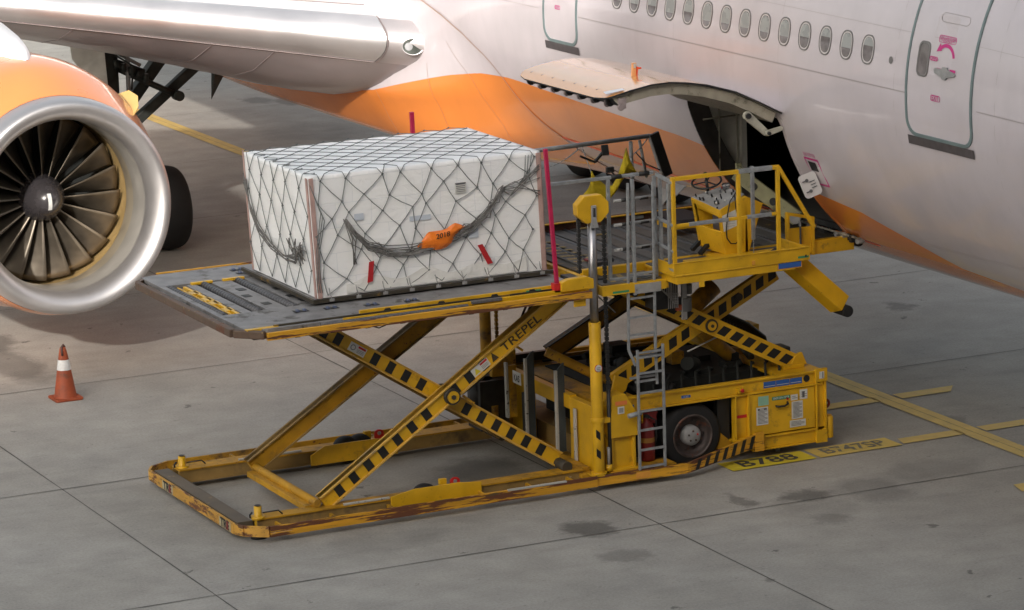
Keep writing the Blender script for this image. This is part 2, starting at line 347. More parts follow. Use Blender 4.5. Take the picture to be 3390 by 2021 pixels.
for x in XJ: jl((x, -40), (x, 90), .017)
for y in YJ: jl((-60, y), (75, y), .016, .0075)
g.build('joint_sealant', SEALANT)['kind'] = 'structure'
LINEY = mat('line_paint_yellow', (.60, .43, .12), .7, noise=(4, .15), wear=[((.34, .29, .2), 7, .60, .12), ((.1, .09, .08), 20, .68, .05)])
BRY = mat('fresh_line_yellow', (.62, .50, .03), .7, noise=(4, .15), wear=[((.3, .28, .2), 9, .66, .1)])
PLY = mat('panel_paint_yellow', (.60, .44, .10), .7, noise=(4, .15), wear=[((.3, .28, .2), 8, .62, .1)])
STEN = mat('stencil_black', (.05, .05, .045), .8, wear=[((.45, .35, .06), 14, .6, .08)])
STENG = mat('stencil_faded', (.16, .15, .11), .8, wear=[((.5, .38, .1), 12, .55, .1)])
def quad(mb, pts, z=.011, m=0): mb.add([(x, y, z) for x, y in pts], [tuple(range(len(pts)))], m)
g = MB()
quad(g, [(9.99, -30), (10.30, -30), (10.02, 60), (9.72, 60)])
quad(g, [(10.245, 2.19), (11.0, 2.19), (11.2, 2.46), (10.245, 2.46)]); quad(g, [(8.3, 2.19), (9.925, 2.19), (9.925, 2.46), (8.3, 2.46)])
quad(g, [(9.0, .08), (9.925, .08), (9.925, .34), (9.06, .34)]); quad(g, [(10.245, .08), (14, .08), (14, .34), (10.245, .34)])
quad(g, [(9.0, -2.7), (9.93-.005, -2.7), (9.93-.005, -2.38), (9.08, -2.38)]); quad(g, [(10.245, -2.7), (14, -2.7), (14, -2.38), (10.245, -2.38)])
g.build('painted_lines', LINEY)['kind'] = 'structure'
g = MB(); g.add([(10.143, -30, .016), (10.150, -30, .016), (9.867, 60, .016), (9.860, 60, .016)], [(0, 1, 2, 3)]); g.build('joint_sealant', SEALANT)['kind'] = 'structure'
g = MB(); quad(g, [(-9, 44.2), (30, 44.2), (30, 44.7), (-9, 44.7)]); quad(g, [(-20, 33.5), (9.5, 33.5), (9.5, 33.62), (-20, 33.62)]); g.build('painted_lines', LINEY)['kind'] = 'structure'
def panel(x0, x1, y0, y1, txt, pm, sm, size, ratio, skew=0):
    a = MB(); quad(a, [(x0, y0), (x1, y0), (x1, y1), (x0, y1)], .012)
    o = tag(a.build('ground_marking', pm), kind='structure')
    t_ = MB(); put_text(t_, txt, size, ((x0+x1)/2, (y0+y1)/2, .0165), (1, 0, 0), (0, 1, 0), 0, ratio, .008)
    b = t_.build('stencil_text', sm, o, fix=False); return o
panel(6.5, 7.70, .03, .47, 'B788', BRY, STEN, .40, 1.02)
panel(7.76, 8.95, .03, .48, 'B747SP', PLY, STENG, .38, .80)

# ------------------------------------------------------------------ airliner
PHI = .022; XF, ZF, RF = 10.349, 4.944, 2.87
AC = thing('airliner', 'white and orange wide-body airliner with its cargo door open over the loader', 'airplane', (XF, 0, 0), PHI, off=False)
def interp(tab, x):
    if x <= tab[0][0]: return tab[0][1]
    for (a, b), (c, d) in zip(tab, tab[1:]):
        if x <= c: return b+(d-b)*(x-a)/(c-a)
    return tab[-1][1]
def sm(t): t = max(0, min(1, t)); return t*t*(3-2*t)
def fus_c(y):
    """radius, centre height along the body (y forward is negative)"""
    if y >= -2.8: return RF, ZF
    t = (-2.8-y)/9.0; t = min(t, 1)
    r = RF*sqrt(max(0.0004, 1-(t**2.3)))
    return r, ZF-.55*t**2
def fp(y, th, off=0.0):
    """point on the hull, th in degrees from the horizontal on the left side, up positive"""
    r, z = fus_c(y); a = radians(th); r += off
    return Vector((-r*cos(a), y, z+r*sin(a)))
def th_at(z, y=0):
    r, zc = fus_c(y); return math.degrees(math.asin(max(-1, min(1, (z-zc)/r))))
STR = [(-12, 2.2), (-6, 2.36), (-4.5, 2.46), (-3.07, 2.60), (-2.0, 2.70), (-1.33, 2.97), (-.5, 3.22), (.47, 3.34), (3.57, 3.65), (6.1, 3.74), (8.56, 3.84), (10.6, 3.72), (13, 3.45), (17, 3.2), (30, 3.2)]
def attr(o, fs, fk):
    me = o.data
    a = me.attributes.new('stripe', 'FLOAT', 'POINT'); a.data.foreach_set('value', [fs(v.co) for v in me.vertices])
    k = me.attributes.new('keel', 'FLOAT', 'POINT'); k.data.foreach_set('value', [fk(v.co) for v in me.vertices])
def f_stripe(c): return c.z-interp(STR, c.y)
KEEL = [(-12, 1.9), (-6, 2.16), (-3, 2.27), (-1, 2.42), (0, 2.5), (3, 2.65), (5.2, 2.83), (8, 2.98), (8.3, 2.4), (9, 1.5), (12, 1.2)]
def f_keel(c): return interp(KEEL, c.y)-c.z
# cargo opening: y .6..3.06, th from -51 to -10.8
CY0, CY1, CT0, CT1 = .60, 3.04, -51.5, -10.6
ys = sorted(set([-11.6+i*.2 for i in range(45)]+[CY0, CY1]+[-2.8+.1*i for i in range(0, 34)]+[.6+i*.122 for i in range(21)]+[3.04+.35*i for i in range(1, 90)]))
ys = [y for i, y in enumerate(ys) if i == 0 or y-ys[i-1] > .03 or y in (CY0, CY1)]
ths = sorted(set([-180+i*4 for i in range(90)]+[CT0, CT1]+[-52+i*1.0 for i in range(43)]))
ths = [t for i, t in enumerate(ths) if i == 0 or t-ths[i-1] > .3 or t in (CT0, CT1)]
g = MB(); nT = len(ths)
rows = [[fp(y, t) for t in ths] for y in ys]
vs = [p for r in rows for p in r]; fs = []
RC = .32
def in_open(y, t):
    if not (CY0 <= y <= CY1 and CT0 <= t <= CT1): return False
    # rounded upper corners
    h = (CT1-t)*RF*pi/180; e = min(y-CY0, CY1-y)
    if h < RC and e < RC and (RC-h)**2+(RC-e)**2 > RC*RC: return False
    h = (t-CT0)*RF*pi/180
    if h < .2 and e < .2 and (.2-h)**2+(.2-e)**2 > .04: return False
    return True
for i in range(len(ys)-1):
    for j in range(nT):
        j2 = (j+1) % nT; t = (ths[j]+(ths[j2] if j2 else 180))/2; y = (ys[i]+ys[i+1])/2
        if in_open(y, t): continue
        fs.append((i*nT+j, i*nT+j2, (i+1)*nT+j2, (i+1)*nT+j))
g.add(vs, fs, 0, True)
# rounded-corner fillers would be jagged: a proud frame covers the edge
FUS = g.build('fuselage', SKIN, AC, fix=False); attr(FUS, f_stripe, f_keel)
bm = bmesh.new(); bm.from_mesh(FUS.data); bmesh.ops.recalc_face_normals(bm, faces=bm.faces); bm.to_mesh(FUS.data); bm.free()

def ring_path(y0, y1, t0, t1, rc, n=6, off=0.0, seg=8):
    """closed rounded rectangle on the hull; rc metres"""
    k = 180/pi/RF; P = []
    def corner(cy, ct, a0):
        for i in range(n+1):
            a = a0+pi/2*i/n; P.append((cy+rc*cos(a), ct+rc*k*sin(a)))
    corner(y1-rc, t1-rc*k, 0); 
    for i in range(1, seg): P.append((y1-rc-(y1-y0-2*rc)*i/seg, t1))
    corner(y0+rc, t1-rc*k, pi/2)
    for i in range(1, seg): P.append((y0, t1-rc*k-(t1-t0-2*rc*k)*i/seg))
    corner(y0+rc, t0+rc*k, pi)
    for i in range(1, seg): P.append((y0+rc+(y1-y0-2*rc)*i/seg, t0))
    corner(y1-rc, t0+rc*k, 3*pi/2)
    for i in range(1, seg): P.append((y1, t0+rc*k+(t1-t0-2*rc*k)*i/seg))
    return P
def band(mb, inner, outer, off, m=0, thick=.006):
    k = len(inner)
    A = [fp(y, t, off) for y, t in inner]; B = [fp(y, t, off) for y, t in outer]
    C_ = [fp(y, t, off-thick) for y, t in inner]; D = [fp(y, t, off-thick) for y, t in outer]
    for (p, q) in ((A, B), (C_, A), (B, D)): mb.add(p+q, [(i, (i+1) % k, k+(i+1) % k, k+i) for i in range(k)], m, False)
def disc(mb, path, off, m=0, smooth=True):
    yc = sum(p[0] for p in path)/len(path); tc_ = sum(p[1] for p in path)/len(path); k = len(path)
    R_ = [[fp(yc+(y-yc)*s_, tc_+(t-tc_)*s_, off) for y, t in path] for s_ in (1, .66, .33)]
    mb.grid(R_, m, smooth, True); mb.add(R_[2], [tuple(range(k))], m, smooth)

# hull seams
g = MB()
def seamline(pts, w_=.012, off=.003):
    for (y0, t0), (y1, t1) in zip(pts, pts[1:]):
        n_ = max(1, int(abs(y1-y0)/.5), int(abs(t1-t0)/6))
        for i in range(n_):
            a = (y0+(y1-y0)*i/n_, t0+(t1-t0)*i/n_); b = (y0+(y1-y0)*(i+1)/n_, t0+(t1-t0)*(i+1)/n_)
            P = [fp(a[0], a[1], off), fp(b[0], b[1], off)]; d = (P[1]-P[0]).normalized(); nn = Vector((P[0].x, 0, P[0].z-fus_c(a[0])[1])).normalized(); s_ = d.cross(nn)*w_/2
            g.add([P[0]-s_, P[1]-s_, P[1]+s_, P[0]+s_], [(0, 1, 2, 3)])
seamline([(5.9, 1.6), (-2.45, 1.6)]); seamline([(-3.95, 1.0), (-8.5, 1.0)]); seamline([(11.5, 1.6), (7.1, 1.6)], .008)
seamline([(-1.6, -43), (-8.5, -38)], .010); [seamline([(y_, 40), (y_, th_at(interp(STR, y_)+.02, y_))], .006, .002) for y_ in (4.65, -2.2, -4.3, -6.4)]; seamline([(7.6, 40), (7.6, -22)], .006, .002); seamline([(9.4, 40), (9.4, -11)], .006, .002); seamline([(3.2, 40), (3.2, -8)], .006, .002); seamline([(.5, 40), (.5, -8)], .006, .002); seamline([(11, 16.5), (-8.5, 15.5)], .005, .002)
g.build('panel_seam', SEAM, AC, fix=False)
# cabin windows
kdeg = 180/pi/RF
def window(yc, tc_=9.72, rh=.168, rw=.130):
    def oval(sy, sh, n=28, p=2.5):
        P = []
        for i in range(n):
            a = 2*pi*i/n; c, s_ = cos(a), sin(a)
            P.append((yc+sy*abs(c)**(2/p)*(1 if c > 0 else -1), tc_+kdeg*sh*abs(s_)**(2/p)*(1 if s_ > 0 else -1)))
        return P
    a = MB(); band(a, oval(rw-.004, rh-.004), oval(rw+.012, rh+.012), .008, 0, .012)
    band(a, oval(rw-.020, rh-.020), oval(rw-.004, rh-.004), .004, 1, .008)
    o = a.build('window', [WINRIM, WINRIM2], AC, fix=False)
    b = MB(); disc(b, oval(rw-.018, rh-.018), .0035); b.build('pane', WINGLASS, o, fix=False)
    dr = random.choice((.35, .55, .62, .7, .75)); sy, sh = rw-.022, rh-.022; R_ = []
    for i in range(9):
        h = sh*(1-2*dr*i/8); ww = sy*(max(0, 1-abs(h/sh)**2.5))**(1/2.5); R_.append([fp(yc+ww*q/3, tc_+kdeg*h, .0055) for q in range(-3, 4)])
    b = MB(); b.grid(R_, 0); b.build('blind', BLIND, o, fix=False)
for i in range(14): window(4.31+.49*0-i*.4905 if i < 13 else 4.31+.49)
a = MB(); P = [(-2.11+.045*cos(2*pi*i/16), 8.4+.045*kdeg*sin(2*pi*i/16)) for i in range(16)]; disc(a, P, .006); a.build('porthole', WINRIM, AC, fix=False)

def ptext(mb, txt, yc, tc_, size, m=0, off=.006, ratio=1, bold=.0, rot=0):
    vs, fs = text2d(txt, size, ratio, bold)
    mb.add([fp(yc-x*cos(rot)+y*sin(rot), tc_+(x*sin(rot)+y*cos(rot))*kdeg, off) for x, y in vs], fs, m)
def rbox(mb, y0, y1, t0, t1, w_, rc, m=0, off=.006):
    band(mb, ring_path(y0+w_, y1-w_, t0+w_*kdeg, t1-w_*kdeg, max(.004, rc-w_), 4, seg=3), ring_path(y0, y1, t0, t1, rc, 4, seg=3), off, m, .003)
def pax_door(y0, y1, t0, t1, full=True):
    rc = .17
    a = MB(); disc(a, ring_path(y0, y1, t0, t1, rc, 6, seg=10), .004, 0)
    d = a.build('passenger_door', SKIN, AC, fix=False); attr(d, lambda c: 1.0, lambda c: -1.0)
    b = MB(); band(b, ring_path(y0+.005, y1-.005, t0+.1, t1-.1, rc, 8, seg=16), ring_path(y0-.035, y1+.035, t0-.035*kdeg, t1+.035*kdeg, rc+.03, 8, seg=16), .014, 0, .02); b.build('door_seal', SEAL, d, fix=False)
    c = MB(); n_ = 12
    for r0, r1 in ((0, 1),):
        R_ = [[fp(y0-.03+(y1-y0+.06)*i/n_, t0-.035*kdeg-(.0+.11*s_)*kdeg, .012) for i in range(n_+1)] for s_ in (0, 1)]
        c.grid(R_, 0)
    c.build('scuff_strip', SILL, d, fix=False)
    return d
D1 = pax_door(-3.83, -2.50, -7.6, 36)
D2 = pax_door(5.97, 6.93, -6.3, 30)
a = MB(); P = ring_path(-2.905, -2.70, 6.6, 14.1, .07, 5, seg=3); disc(a, P, .007); band(a, [(y, t) for y, t in ring_path(-2.90, -2.705, 6.7, 14.0, .065, 5, seg=3)], ring_path(-2.925, -2.68, 6.2, 14.5, .08, 5, seg=3), .012, 1, .008); a.build('door_window', [WINGLASS, WINRIM], D1, fix=False)
a = MB()
rbox(a, -3.58, -2.99, 19.6, 21.9, .008, .06, 1)
rbox(a, -3.41, -3.05, 14.9, 16.6, .006, .03); [ptext(a, s_, -3.23, 16.15-.32*i, .038, 0, ratio=.8) for i, s_ in enumerate(['STAND CLEAR OF DOOR', 'TURN HANDLE TO OPEN', 'AND PULL OUTWARD', 'WITH FORCE'])]
rbox(a, -3.10, -2.93, 10.35, 11.35, .006, .03); ptext(a, 'OPEN', -3.015, 10.85, .062, 0, bold=.001, ratio=.85)
rbox(a, -3.21, -3.01, 1.1, 2.5, .006, .025); ptext(a, 'EXIT', -3.11, 1.8, .082, 0, bold=.001, ratio=.9)
# curved arrow
R_ = [[], []]
for i in range(13):
    aa = radians(15+115*i/12); y_ = -3.24+.17*-cos(aa); 
    for q, rr in ((0, .16), (1, .205)): R_[q].append(fp(-3.24-rr*cos(aa), 10.9+kdeg*(rr*sin(aa))*.95, .006))
a.grid(R_, 0)
a.add([fp(-3.24-.14*cos(radians(128)), 10.9+kdeg*.14*sin(radians(128))*.95, .006), fp(-3.24-.245*cos(radians(124)), 10.9+kdeg*.245*sin(radians(124))*.95, .006), fp(-3.24+.195, 10.9+kdeg*.085, .006)], [(0, 1, 2)])
for y0, y1, t0, t1 in ((-3.23, -3.10, 8.35, 8.95), (-3.49, -3.37, 8.55, 9.2)): disc(a, ring_path(y0, y1, t0, t1, .006, 2, seg=2), .006)
a.build('door_markings', [MAG, SEAM], D1, fix=False)
a = MB(); a.prism([fp(-3.29+sx*x, 7.95+t*kdeg, .008) for sx, x, t in ((1, .22, .03), (1, .20, .045), (1, .06, .05), (1, .04, .075), (-1, .04, .075), (-1, .06, .05), (-1, .20, .03), (-1, .22, .01), (-1, .2, -.01), (-1, .06, -.04), (-1, .03, -.07), (1, .03, -.07), (1, .06, -.04), (1, .2, -.015))], (-.02, 0, .003))
a.build('door_handle', GREY, D1)
a = MB(); rbox(a, 6.44, 6.60, 2.4, 3.55, .006, .025); ptext(a, 'EXIT', 6.52, 2.98, .07, 0, bold=.001, ratio=.85); a.build('door_markings', MAG, D2, fix=False)

# cargo opening: frame, jambs, hold
OP = ring_path(CY0, CY1, CT0, CT1, .30, 8, seg=14)
OPo = ring_path(CY0-.07, CY1+.07, CT0-.07*kdeg, CT1+.07*kdeg, .34, 8, seg=14)
g = MB(); band(g, OP, OPo, .0045, 0, .012); o = g.build('cargo_surround', SKIN, AC, fix=False); attr(o, f_stripe, f_keel)
g = MB()
k = len(OP)
A = [fp(y, t, .0) for y, t in OP]; B = [p+Vector((.30, 0, .0)) for p in A]
A2 = [fp(y, t, -.03)+Vector((.0, 0, 0)) for y, t in OP]
g.add(A+B, [(i, (i+1) % k, k+(i+1) % k, k+i) for i in range(k)], 0, False)
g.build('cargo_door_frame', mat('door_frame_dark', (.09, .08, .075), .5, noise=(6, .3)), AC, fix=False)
g = MB()
# hold lining: rear wall panels, ceiling, floor, far side
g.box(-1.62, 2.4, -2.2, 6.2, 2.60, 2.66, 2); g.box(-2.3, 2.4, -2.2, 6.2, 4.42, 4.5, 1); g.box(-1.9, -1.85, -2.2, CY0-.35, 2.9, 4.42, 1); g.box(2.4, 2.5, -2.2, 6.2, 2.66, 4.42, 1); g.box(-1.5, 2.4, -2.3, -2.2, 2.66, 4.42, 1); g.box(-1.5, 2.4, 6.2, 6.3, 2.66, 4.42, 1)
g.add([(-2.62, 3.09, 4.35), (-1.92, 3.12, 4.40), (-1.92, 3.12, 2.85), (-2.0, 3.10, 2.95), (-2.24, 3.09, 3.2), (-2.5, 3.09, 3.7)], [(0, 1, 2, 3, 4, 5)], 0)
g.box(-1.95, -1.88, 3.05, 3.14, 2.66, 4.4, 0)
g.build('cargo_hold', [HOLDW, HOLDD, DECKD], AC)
g = MB()
for p, q, r in [((-2.55, 3.02, 3.95), (-1.98, 3.06, 3.95), .012), ((-2.5, 3.02, 4.25), (-2.0, 3.02, 4.25), .02), ((-2.03, 3.04, 4.3), (-2.03, 3.04, 2.8), .015), ((-2.3, 3.04, 4.3), (-2.3, 3.04, 3.2), .012)]: g.cyl(p, q, r, 8)
for i in range(8): g.box(-2.5+.05*i, -2.47+.05*i, 2.80, 2.98, 4.27, 4.30, 1)
g.build('hold_fitting', [PRIMER, ORNG], AC)
# sill mechanics
g = MB()
random.seed(3)
tS = -52
for i in range(26):
    y = .35+i*.11; p = fp(y, -51+random.uniform(-1, 1), .02+random.uniform(-.03, .05))
    if random.random() < .5: g.cyl(p-Vector((.05, 0, 0)), p+Vector((.05, .0, .0)), random.uniform(.025, .05), 10, m=random.choice((0, 1, 2)))
    else: g.box(p.x-.05, p.x+.04, p.y-.03, p.y+.03, p.z-.05, p.z+.04, random.choice((0, 1, 2)))
g.cyl(fp(.3, -50, .04), fp(3.0, -50, .04), .015, 8, m=0)

g.build('sill_latch', [PRIMER, DARK, GREY], AC, bevel=.004)
# actuator arm hanging from the opening's front corner
g = MB()
def link(mb, p, q, r, t, m=0):
    p = Vector(p); q = Vector(q); d = (q-p).normalized(); up = Vector((0, 1, 0)).cross(d).normalized(); P = []
    for i in range(9): a = pi/2+pi*i/8; P.append(p+(d*cos(a)+up*sin(a))*r)
    for i in range(9): a = -pi/2+pi*i/8; P.append(q+(d*cos(a)+up*sin(a))*r*.75)
    mb.prism(P, (0, t, 0), m)
link(g, (-3.30, .52, 4.40), (-3.02, .55, 4.155), .055, .05); link(g, (-3.02, .50, 4.155), (-2.82, .52, 4.19), .035, .04)
g.cyl((-3.30, .48, 4.40), (-3.30, .6, 4.40), .035, 12, m=1); g.cyl((-3.02, .46, 4.155), (-3.02, .6, 4.155), .022, 10, m=1)
g.build('door_actuator_arm', [mat('arm_pale', (.46, .45, .38), .5, noise=(8, .2)), DARK], AC, bevel=.004)
g = MB(); g.tube([(-4.95, 2.1, 4.80), (-4.55, 2.15, 4.66), (-4.2, 2.0, 4.66), (-3.5, 2.9, 4.5)], .03, 8); g.build('door_strut', DARK, AC)

# open cargo door: curved leaf hinged at the top of the opening
ARC = [(-2.835, 4.40), (-2.97, 4.47), (-3.18, 4.585), (-3.49, 4.735), (-3.89, 4.86), (-4.17, 4.915), (-4.42, 4.945), (-4.68, 4.94), (-4.98, 4.895), (-5.14, 4.86), (-5.3, 4.80)]
def arcp(s_):
    x = s_*(len(ARC)-1); i = min(int(x), len(ARC)-2); t = x-i
    return Vector((ARC[i][0]+(ARC[i+1][0]-ARC[i][0])*t, 0, ARC[i][1]+(ARC[i+1][1]-ARC[i][1])*t))
def leaf(y0, y1, off, ns=40, ny=12, s0=0, s1=1):
    R_ = []
    for i in range(ns+1):
        s_ = s0+(s1-s0)*i/ns; p = arcp(s_); e = (1-s_)*2.6
        rc = .32; ins = 0
        if e < rc: ins = rc-sqrt(max(0, rc*rc-(rc-e)**2))
        tn = (arcp(min(1, s_+.02))-arcp(max(0, s_-.02))).normalized(); nn = Vector((tn.z, 0, -tn.x)); nn = nn if nn.z < 0 else -nn
        R_.append([Vector((p.x, y0+ins+(y1-y0-2*ins)*j/ny, p.z))+nn*off for j in range(ny+1)])
    return R_
T = leaf(CY0+.02-.15, CY1-.02, 0.0); Bt = leaf(CY0+.02-.15, CY1-.02, .022)
g = MB(); g.grid(T, 0); g.grid(Bt, 1)
edge_t = [r[0] for r in T]+T[-1][1:]+[r[-1] for r in T[::-1]][1:]; edge_b = [r[0] for r in Bt]+Bt[-1][1:]+[r[-1] for r in Bt[::-1]][1:]
g.grid([edge_t, edge_b], 2, False)
# deep structure below the outer skin
In = leaf(CY0+.08-.15, CY1-.08, .03, s0=.03, s1=.93); In2 = leaf(CY0+.08-.15, CY1-.08, .16, s0=.03, s1=.9)
g.grid(In2, 1)
e1 = [r[0] for r in In]; e2 = [r[0] for r in In2]; g.grid([e1, e2], 1, False)
e1 = [r[-1] for r in In]; e2 = [r[-1] for r in In2]; g.grid([e1, e2], 1, False)
g.grid([In[-1], In2[-1]], 3, False)
CD = g.build('cargo_door', [DOORPEACH, PRIMER, DARK, DARK], AC, fix=False)
cdl = CD
# door edge stripes of white near the hinge: paint band
g = MB(); W0 = leaf(CY0+.02-.15, CY1-.02, -.002, 14, 12, .0, .16); g.grid(W0, 0); o = g.build('hinge_panel', AWHITE, CD, fix=False)
g = MB()
for i in range(7):
    y = .62+i*.36; x = -5.06; z = 4.74
    g.cyl((x, y-.08, z), (x, y+.08, z), .028, 10, m=0); g.cyl((x-.05, y+.1, z-.01), (x-.05, y+.14, z-.01), .055, 12, m=1); g.cyl((x-.03, y-.14, z-.05), (x-.03, y-.1, z-.05), .04, 12, m=0)
    g.box(x-.06, x+.05, y-.12, y-.10, z-.07, z+.06, 0); g.box(x-.06, x+.05, y+.15, y+.17, z-.06, z+.06, 1)
g.cyl((-5.08, .5, 4.72), (-5.08, 2.95, 4.72), .018, 8, m=1); g.cyl((-5.03, .5, 4.69), (-5.03, 2.95, 4.69), .012, 8, m=0)
g.build('latch_hook', [mat('latch_pale', (.33, .27, .27), .45, noise=(9, .3)), DARK], CD, bevel=.003)
g = MB()
for i in range(8): y = .7+i*.3; p = arcp(.93); g.bar((p.x+.03, y, p.z+.013), (p.x+.13, y+.015, p.z+.032), .016, .004, 0)
g.build('latch_mark', DARK, CD)
g = MB(); p = arcp(.80); g.add([(p.x-.28, .56, p.z-.03), (p.x-.05, .50, p.z+.008), (p.x-.02, .62, p.z+.010), (p.x-.24, .70, p.z-.022)], [(0, 1, 2, 3)], 0); p = arcp(.6)
g.build('white_patch', AWHITE, CD)
g = MB(); g.bar((-4.52, 1.22, 4.93), (-4.51, 1.22, 5.10), .05, .04, 0, up=(0, 1, 0)); g.bar((-4.485, 1.22, 4.93), (-4.47, 1.22, 5.05), .02, .045, 1, up=(0, 1, 0)); g.cyl((-4.47, 1.2, 5.03), (-4.42, 1.2, 5.03), .012, 8, m=1)
g.box(-4.53, -4.50, 1.188, 1.191, 5.04, 5.095, 2)
g.build('pull_handle', [mat('handle_orange', (.85, .42, .18), .4), mat('handle_red', (.8, .08, .02), .4), WHITEM], CD, bevel=.004)
# external panel with magenta frame beside the opening
g = MB()
def fq(mb, pts, off=.006, m=0): mb.add([fp(y, t, off) for y, t in pts], [tuple(range(len(pts)))], m)
o_ = [(.27, -22.2), (-.07, -22.2), (-.07, -30.4), (.27, -30.4)]; i_ = [(.245, -22.75), (-.045, -22.75), (-.045, -29.85), (.245, -29.85)]
for q in range(4): fq(g, [o_[q], o_[(q+1) % 4], i_[(q+1) % 4], i_[q]])
fq(g, [(.20, -23.3), (.02, -23.3), (.02, -26), (.20, -26)], .005, 1)
[ptext(g, s_, .1, -21.3+.5*(1-i)-.2, .035, 0, ratio=.8) for i, s_ in enumerate(['PULL TO OPEN PANEL', 'INSIDE CARGO DOOR'])]
g.build('control_panel_frame', [MAG, DARK], AC, fix=False)
g = MB(); P = []
c0 = fp(.16, -28.6, .13)
for (yy, hh, a0) in ((-.14, .17, 0), (.14, .17, pi/2), (.14, -.17, pi), (-.14, -.17, 3*pi/2)):
    for i in range(5):
        a = a0+pi/2*i/4; P.append(c0+Vector((0, -1, 0))*(-yy*0)+Vector((.0, 0, 0))+Vector((.25*hh*.0, 0, 0))+Vector((0, (-1 if yy < 0 else 1)*(abs(yy)-.06)+.06*(-cos(a)), (1 if hh > 0 else -1)*(abs(hh)-.06)+.06*sin(a))))
def rrect(c, hu, hv, rc, U, V, n=5):
    P = []
    for su, sv, a0 in ((1, 1, 0), (-1, 1, pi/2), (-1, -1, pi), (1, -1, 3*pi/2)):
        for i in range(n): a = a0+pi/2*i/(n-1); P.append(Vector(c)+Vector(U)*(su*(hu-rc)+rc*cos(a))+Vector(V)*(sv*(hv-rc)+rc*sin(a)))
    return P
Up = Vector((-.33, .14, .93)).normalized(); Ul = Vector((.85, -.38, .36)); Ul = (Ul-Up*Ul.dot(Up)).normalized()
g.prism(rrect(c0, .115, .155, .05, Ul, Up), Ul.cross(Up)*-.012, 0)
nf = Ul.cross(Up); nf = nf if nf.y < 0 else -nf
for q in (-.08, .08):
    cc = c0+Up*q*.9+Ul*-.02+nf*.014; g.cyl(cc, cc+nf*.006, .022, 10, m=1); g.bar(cc-Ul*.06+nf*.002-Up*.0, cc+nf*.002, .012, .012, 1)
for q in range(3): cc = c0+Ul*.04+Up*(.04-.04*q)+nf*.014; g.bar(cc-Ul*.035, cc+Ul*.035, .01, .003, 1, up=nf)
g.build('hanging_access_panel', [mat('panel_pale', (.62, .6, .6), .4), PRINT], AC, fix=True)
# red lines and blade aerials along the keel
g = MB()
def keelline(pts, w_): 
    for (y0, t0), (y1, t1) in zip(pts, pts[1:]):
        A = [fp(y0, t0-w_/2, .004), fp(y1, t1-w_/2, .004), fp(y1, t1+w_/2, .004), fp(y0, t0+w_/2, .004)]; g.add(A, [(0, 1, 2, 3)])
keelline([(8.0, -42.8), (6.7, -44.2), (5.2, -46), (3, -49), (0, -53)], .9)
g.build('keel_line', LINE_R, AC, fix=False)
for (y, t) in ((5.1, -52), (6.6, -66), (5.6, -70)):
    g = MB(); p = fp(y, t, -.02); nn = Vector((p.x, 0, p.z-ZF)).normalized()
    g.prism([p+Vector((0, .16, 0)), p+Vector((0, -.16, 0)), p+Vector((0, -.02, 0))+nn*.26, p+Vector((0, .08, 0))+nn*.27], Vector((0, 0, .02)).cross(Vector((0, 1, 0))).normalized()*.02)
    g.build('blade_aerial', GREY, AC, bevel=.004)

# belly fairing
SEAMT = [(-90, 7.0), (-60, 7.5), (-42, 8.02), (-39.2, 8.2), (-34.8, 8.4), (-29.5, 8.57), (-23.7, 8.74), (-19.2, 8.96), (-16.5, 9.17), (-11.3, 9.73), (-7.05, 10.38), (-4.35, 10.93), (2, 12.4), (8, 14.2), (14, 16.5), (20, 20)]
BMX = [(-90, .0), (-70, .01), (-57, .38), (-45, .72), (-30, .60), (-22, .26), (-15, .13), (-5, .12), (6, .12), (20, .08)]
def fair(y, t):
    ysm = interp(SEAMT, t); b = .006+interp(BMX, t)*sm((y-ysm)/ (4.6-sm((t+35)/18)*1.6))
    b *= 1-.5*sm((y-17)/12)
    return fp(y, t, b)
g = MB(); TT = [-90+i*2.5 for i in range(45)]
rows = []
NY = 70
for i in range(NY):
    row = []
    for t in TT:
        y0 = interp(SEAMT, t); y = y0+(30-y0)*(i/(NY-1))**1.4; row.append(fair(y, t))
    rows.append(row)
g.grid(rows, 0); mir = [[Vector((-p.x, p.y, p.z)) for p in r] for r in rows]; g.grid(mir, 0)
o = g.build('belly_fairing', SKIN, AC); 
STRF = [(7, 3.84), (8.56, 3.84), (9.5, 3.80), (10.4, 3.67), (11.0, 3.55), (11.8, 3.38), (12.6, 3.2), (14, 3.0), (30, 2.9)]
attr(o, lambda c: c.z-interp(STRF, c.y), lambda c: -1)
g = MB()
def fpath(pts, w_=.012, off=.01):
    for (y0, t0), (y1, t1) in zip(pts, pts[1:]):
        n_ = 6
        for i in range(n_):
            a = fair(y0+(y1-y0)*i/n_, t0+(t1-t0)*i/n_); b = fair(y0+(y1-y0)*(i+1)/n_, t0+(t1-t0)*(i+1)/n_)
            nn = Vector((a.x, 0, a.z-ZF)).normalized(); s_ = (b-a).normalized().cross(nn)*w_/2; a = a+nn*off; b = b+nn*off
            g.add([a-s_, b-s_, b+s_, a+s_], [(0, 1, 2, 3)])
fpath([(9.6, -60), (9.5, -40), (9.75, -25), (10.3, -15)], .008); fpath([(11, -60), (10.9, -35), (10.95, -22)], .008); fpath([(12.6, -55), (12.5, -30)], .008)
for (t0, y0), (t1, y1) in zip(SEAMT[:-4], SEAMT[1:-3]): fpath([(y0+.01, t0), (y1+.01, t1)], .022, .006)
g.build('panel_seam', mat('fairing_seam', (.40, .27, .20), .5), AC, fix=False)

